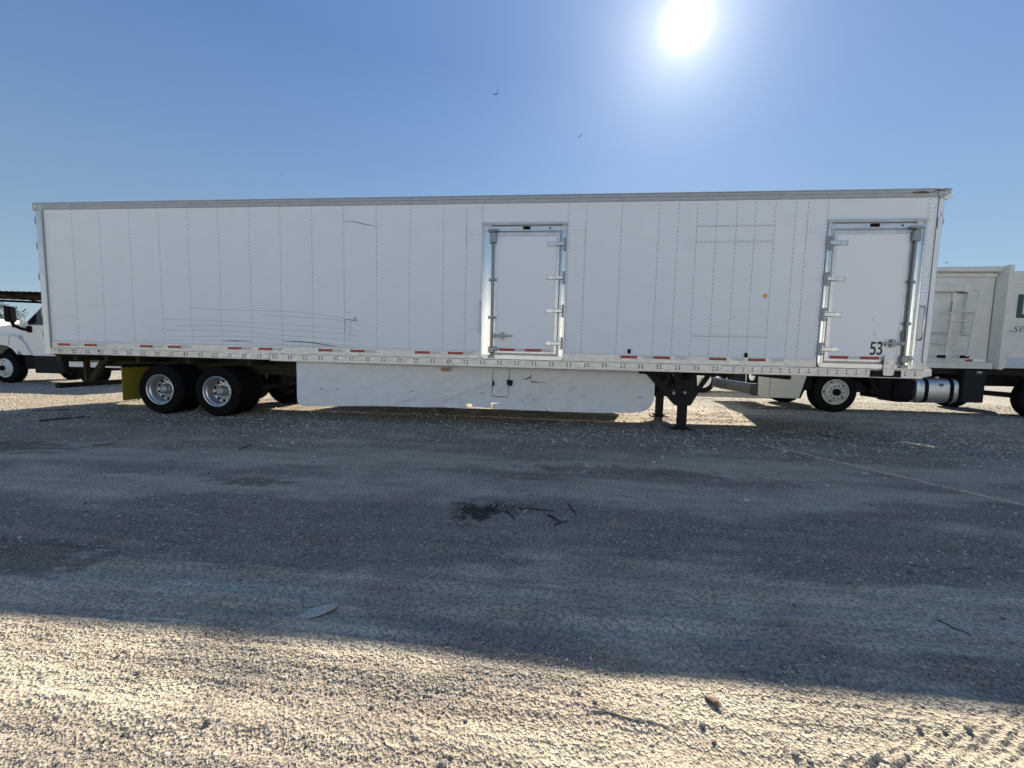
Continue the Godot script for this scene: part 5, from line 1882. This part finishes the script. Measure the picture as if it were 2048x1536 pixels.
func make_litter() -> void:
	make_sand_ridge()
	stick(Vector2(12.172, 4.806), Vector2(12.222, 4.922), 0.0035, M.twig, "short dark stick on shaded ground at far right")
	stick(Vector2(9.86, 3.666), Vector2(10.18, 3.70), 0.006, M.twig, "long bent twig pointing right from the oil stain", 0.02)
	stick(Vector2(10.129, 3.785), Vector2(10.222, 3.889), 0.007, M.twig, "thick short twig right of the long bent twig, upper of a crossed pair")
	stick(Vector2(10.174, 3.961), Vector2(10.271, 3.872), 0.006, M.twig, "lower twig of the crossed pair right of the oil stain")
	stick(Vector2(10.305, 3.507), Vector2(10.362, 3.74), 0.005, M.twig, "thin straight twig lying apart, farthest right of the oil stain")
	stick(Vector2(9.772, 3.744), Vector2(9.85, 3.876), 0.007, M.twig, "stubby twig touching the right edge of the oil stain")
	stick(Vector2(4.073, 2.413), Vector2(4.212, 2.241), 0.014, M.twig_pale, "pale stick on the dark gravel at the left")
	stick(Vector2(6.039, 2.248), Vector2(5.991, 1.97), 0.015, M.twig_pale, "pale stub of wood in the gravel before the trailer's skirt")
	stick(Vector2(-0.24, 0.17), Vector2(0.28, -0.09), 0.012, M.twig, "dark stick just inside the trailer's shadow edge behind the mud flap")
	stick(Vector2(1.25, 1.05), Vector2(1.50, 0.55), 0.014, M.twig, "dark stick on shaded gravel left of the trailer wheels")
	stick(Vector2(10.32, 5.566), Vector2(10.616, 5.606), 0.0022, M.twig_pale, "long thin straw on the sunlit ground below the brown stone", 0.006)
	stick(Vector2(14.87, -0.444), Vector2(15.01, -0.222), 0.010, M.twig, "dark twig on the shaded ground below the front door")
	# flat oval scrap
	var s := S()
	var pts := []
	for k in 22:
		var a := TAU * k / 22.0
		var r := 1.0 + 0.04 * sin(3.0 * a + 1.0) + 0.03 * sin(7.0 * a)
		pts.append(Vector2(0.092 * cos(a) * r, 0.040 * sin(a) * r))
	XF = Transform3D(Basis(Vector3.RIGHT, -PI / 2), Vector3.ZERO)
	prism(s, pts, 0.0, 0.004)
	for k in 22:
		var p0: Vector2 = pts[k]
		var p1: Vector2 = pts[(k + 1) % 22]
		face(s, [Vector3(p0.x, p0.y, 0.004), Vector3(p1.x, p1.y, 0.004), Vector3(p1.x * 0.93, p1.y * 0.90, 0.0065), Vector3(p0.x * 0.93, p0.y * 0.90, 0.0065)], Vector3(0, 0, 1))
	prism(s, [Vector2(-0.085, -0.014), Vector2(-0.11, -0.009), Vector2(-0.112, 0.008), Vector2(-0.085, 0.012)], 0.0, 0.006)
	XF = Transform3D()
	var o := part("oval_scrap", s, M.dry_pad)
	o.position = Vector3(8.965, ground_y(8.965, 5.165) + 0.006, 5.165)
	o.rotation = Vector3(0.02, 0.62, 0.05)
	tag(o, "flat grey oval scrap lying in the shade near the shadow edge", "scrap")
	s = S()
	dot(s, Vector3.ZERO, 0.012, 0.01, 7)
	# brown flat stone
	var b := MeshInstance3D.new()
	b.name = "brown_stone"
	b.mesh = stone_mesh(301, 0.35)
	b.material_override = M.brown_stone
	add_child(b)
	b.scale = Vector3(0.036, 0.030, 0.017)
	b.rotation = Vector3(0.1, -0.75, 0.12)
	b.position = Vector3(10.787, ground_y(10.787, 5.468) + 0.007, 5.468)
	tag(b, "flat brown stone lying at the shadow edge on the right", "stone")
	var spots := [[8.451, 5.615, 0.011, "grey stone farthest left on the sunlit ground"], [9.07, 5.622, 0.010, "dark stone in the sunlit middle-left ground, left of the clump"], [9.481, 5.65, 0.011, "grey stone below the shadow edge, left of image centre"], [9.846, 5.661, 0.009, "grey stone on sunlit ground just left of image centre"], [8.929, 5.785, 0.012, "grey stone low on the left sunlit ground"], [9.804, 5.824, 0.017, "pale round stone at the bottom edge near the centre"], [10.713, 5.579, 0.011, "dark stone just below the brown flat stone"], [10.732, 5.635, 0.010, "lower dark stone below the brown flat stone"], [10.329, 5.532, 0.010, "small pale stone near the upper end of the long straw"], [10.991, 5.651, 0.013, "grey stone of the close pair at the lower right, left one"], [11.029, 5.667, 0.011, "grey stone of the close pair at the lower right, right one"], [11.09, 5.552, 0.012, "grey stone midway along the right sunlit strip"], [11.515, 5.487, 0.012, "left stone of three in a row near the right shadow edge"], [11.599, 5.490, 0.011, "middle stone of three in a row near the right shadow edge"], [11.69, 5.473, 0.014, "right stone of three in a row near the right shadow edge"]]
	var k := 0
	for e in spots:
		var q := MeshInstance3D.new()
		q.name = numbered("stone")
		q.mesh = stone_mesh(400 + k, 0.7)
		q.material_override = M.grey_stone
		add_child(q)
		q.scale = Vector3.ONE * e[2]
		q.rotation = Vector3(0.2 * sin(k), k * 1.3, 0.15)
		q.position = Vector3(e[0], ground_y(e[0], e[1]) + e[2] * 0.35, e[1])
		tag(q, e[3], "stone", "loose stones on the sunlit ground")
		k += 1

func make_warehouse() -> void:
	# the long pale building that faces the sun across the yard and lights the shaded side
	var t := thing("warehouse", "long pale metal warehouse facing the trailer from across the yard", "building", Vector3(8.0, 0, 19.0))
	var s := S()
	bx(s, Vector3(-30, 0, 0.1), Vector3(30, 5.2, 12), 0.02)
	part("wall", s, mat("warehouse", 0.52, 0.60, 0.67, 0.7), t)
	s = S()
	for k in 120:
		bx(s, Vector3(-30 + k * 0.5, 0.05, 0.04), Vector3(-29.9 + k * 0.5, 5.15, 0.1), 0.0)
	tag(part("wall_ribs", s, M.warehouse, t), "", "", "", "stuff")
	s = S()
	prism(s, [Vector2(-30.3, 5.2), Vector2(30.3, 5.2), Vector2(30.3, 5.35), Vector2(-30.3, 5.35)], -0.3, 12.3)
	part("roof", s, M.galv, t)
	for x in [-22.0, -9.0, 4.0, 17.0]:
		s = S()
		bx(s, Vector3(x, 0, 0.0), Vector3(x + 3.6, 3.9, 0.035), 0.01)
		part("roller_door", s, M.rail, t)

func _ready() -> void:
	rng.seed = 77
	# camera
	var cam := Camera3D.new()
	cam.name = "camera"
	add_child(cam)
	cam.fov = 88.263
	cam.near = 0.05
	cam.far = 1200.0
	cam.position = Vector3(10.1287, 1.3562, 6.9962)
	cam.rotation = Vector3(-0.0801, 0.1012, 0.0192)
	cam.current = true
	# sky and sun
	make_sky()
	var sun := DirectionalLight3D.new()
	sun.name = "sun"
	add_child(sun)
	sun.light_energy = 1.03
	sun.light_angular_distance = 0.53
	sun.light_color = Color(1.0, 0.95, 0.865)
	sun.shadow_enabled = true
	sun.look_at_from_position(SUN * 50.0, Vector3.ZERO, Vector3.UP)
	make_materials()
	make_ground()
	make_trailer()
	make_refuse_truck()
	make_service_truck()
	make_flatbed()
	make_canopy()
	make_warehouse()
	make_tree(Vector3(-52.0, 0, -31.5), 6.3, 1, "dark rounded tree seen right beside the tall mirror")
	make_tree(Vector3(-57.0, 0, -33.0), 3.6, 2, "low tree left of the tall mirror")
	make_tree(Vector3(-50.0, 0, -33.5), 3.4, 3, "smallest tree right of the rounded tree")
	make_far_van(Vector3(-38.0, 0, -21.5), 0.4, "white box van seen between the tall mirror and the windscreen")
	make_far_van(Vector3(-44.0, 0, -22.0), 0.3, "white box van at the left edge behind the hood")
	make_gravel()
	make_litter()
	var c := cam.position
	make_bird(c + Vector3(-0.127, 0.524, -0.842) * 45.0, 0.75, 0.9, 0.4, 0.35, "bird with raised wing, highest in the sky")
	make_bird(c + Vector3(0.046, 0.46, -0.887) * 45.0, 0.70, 0.75, 0.2, 0.06, "bird banking left of the sun, lower of the upper pair")
	make_bird(c + Vector3(-0.545, 0.342, -0.765) * 70.0, 0.55, 0.1, 0.9, 0.1, "tiny distant bird just above the trailer roof at left")
	make_bird(c + Vector3(0.649, 0.162, -0.744) * 60.0, 0.40, 0.1, 0.3, 0.3, "tiny bird above the refuse truck's roof")
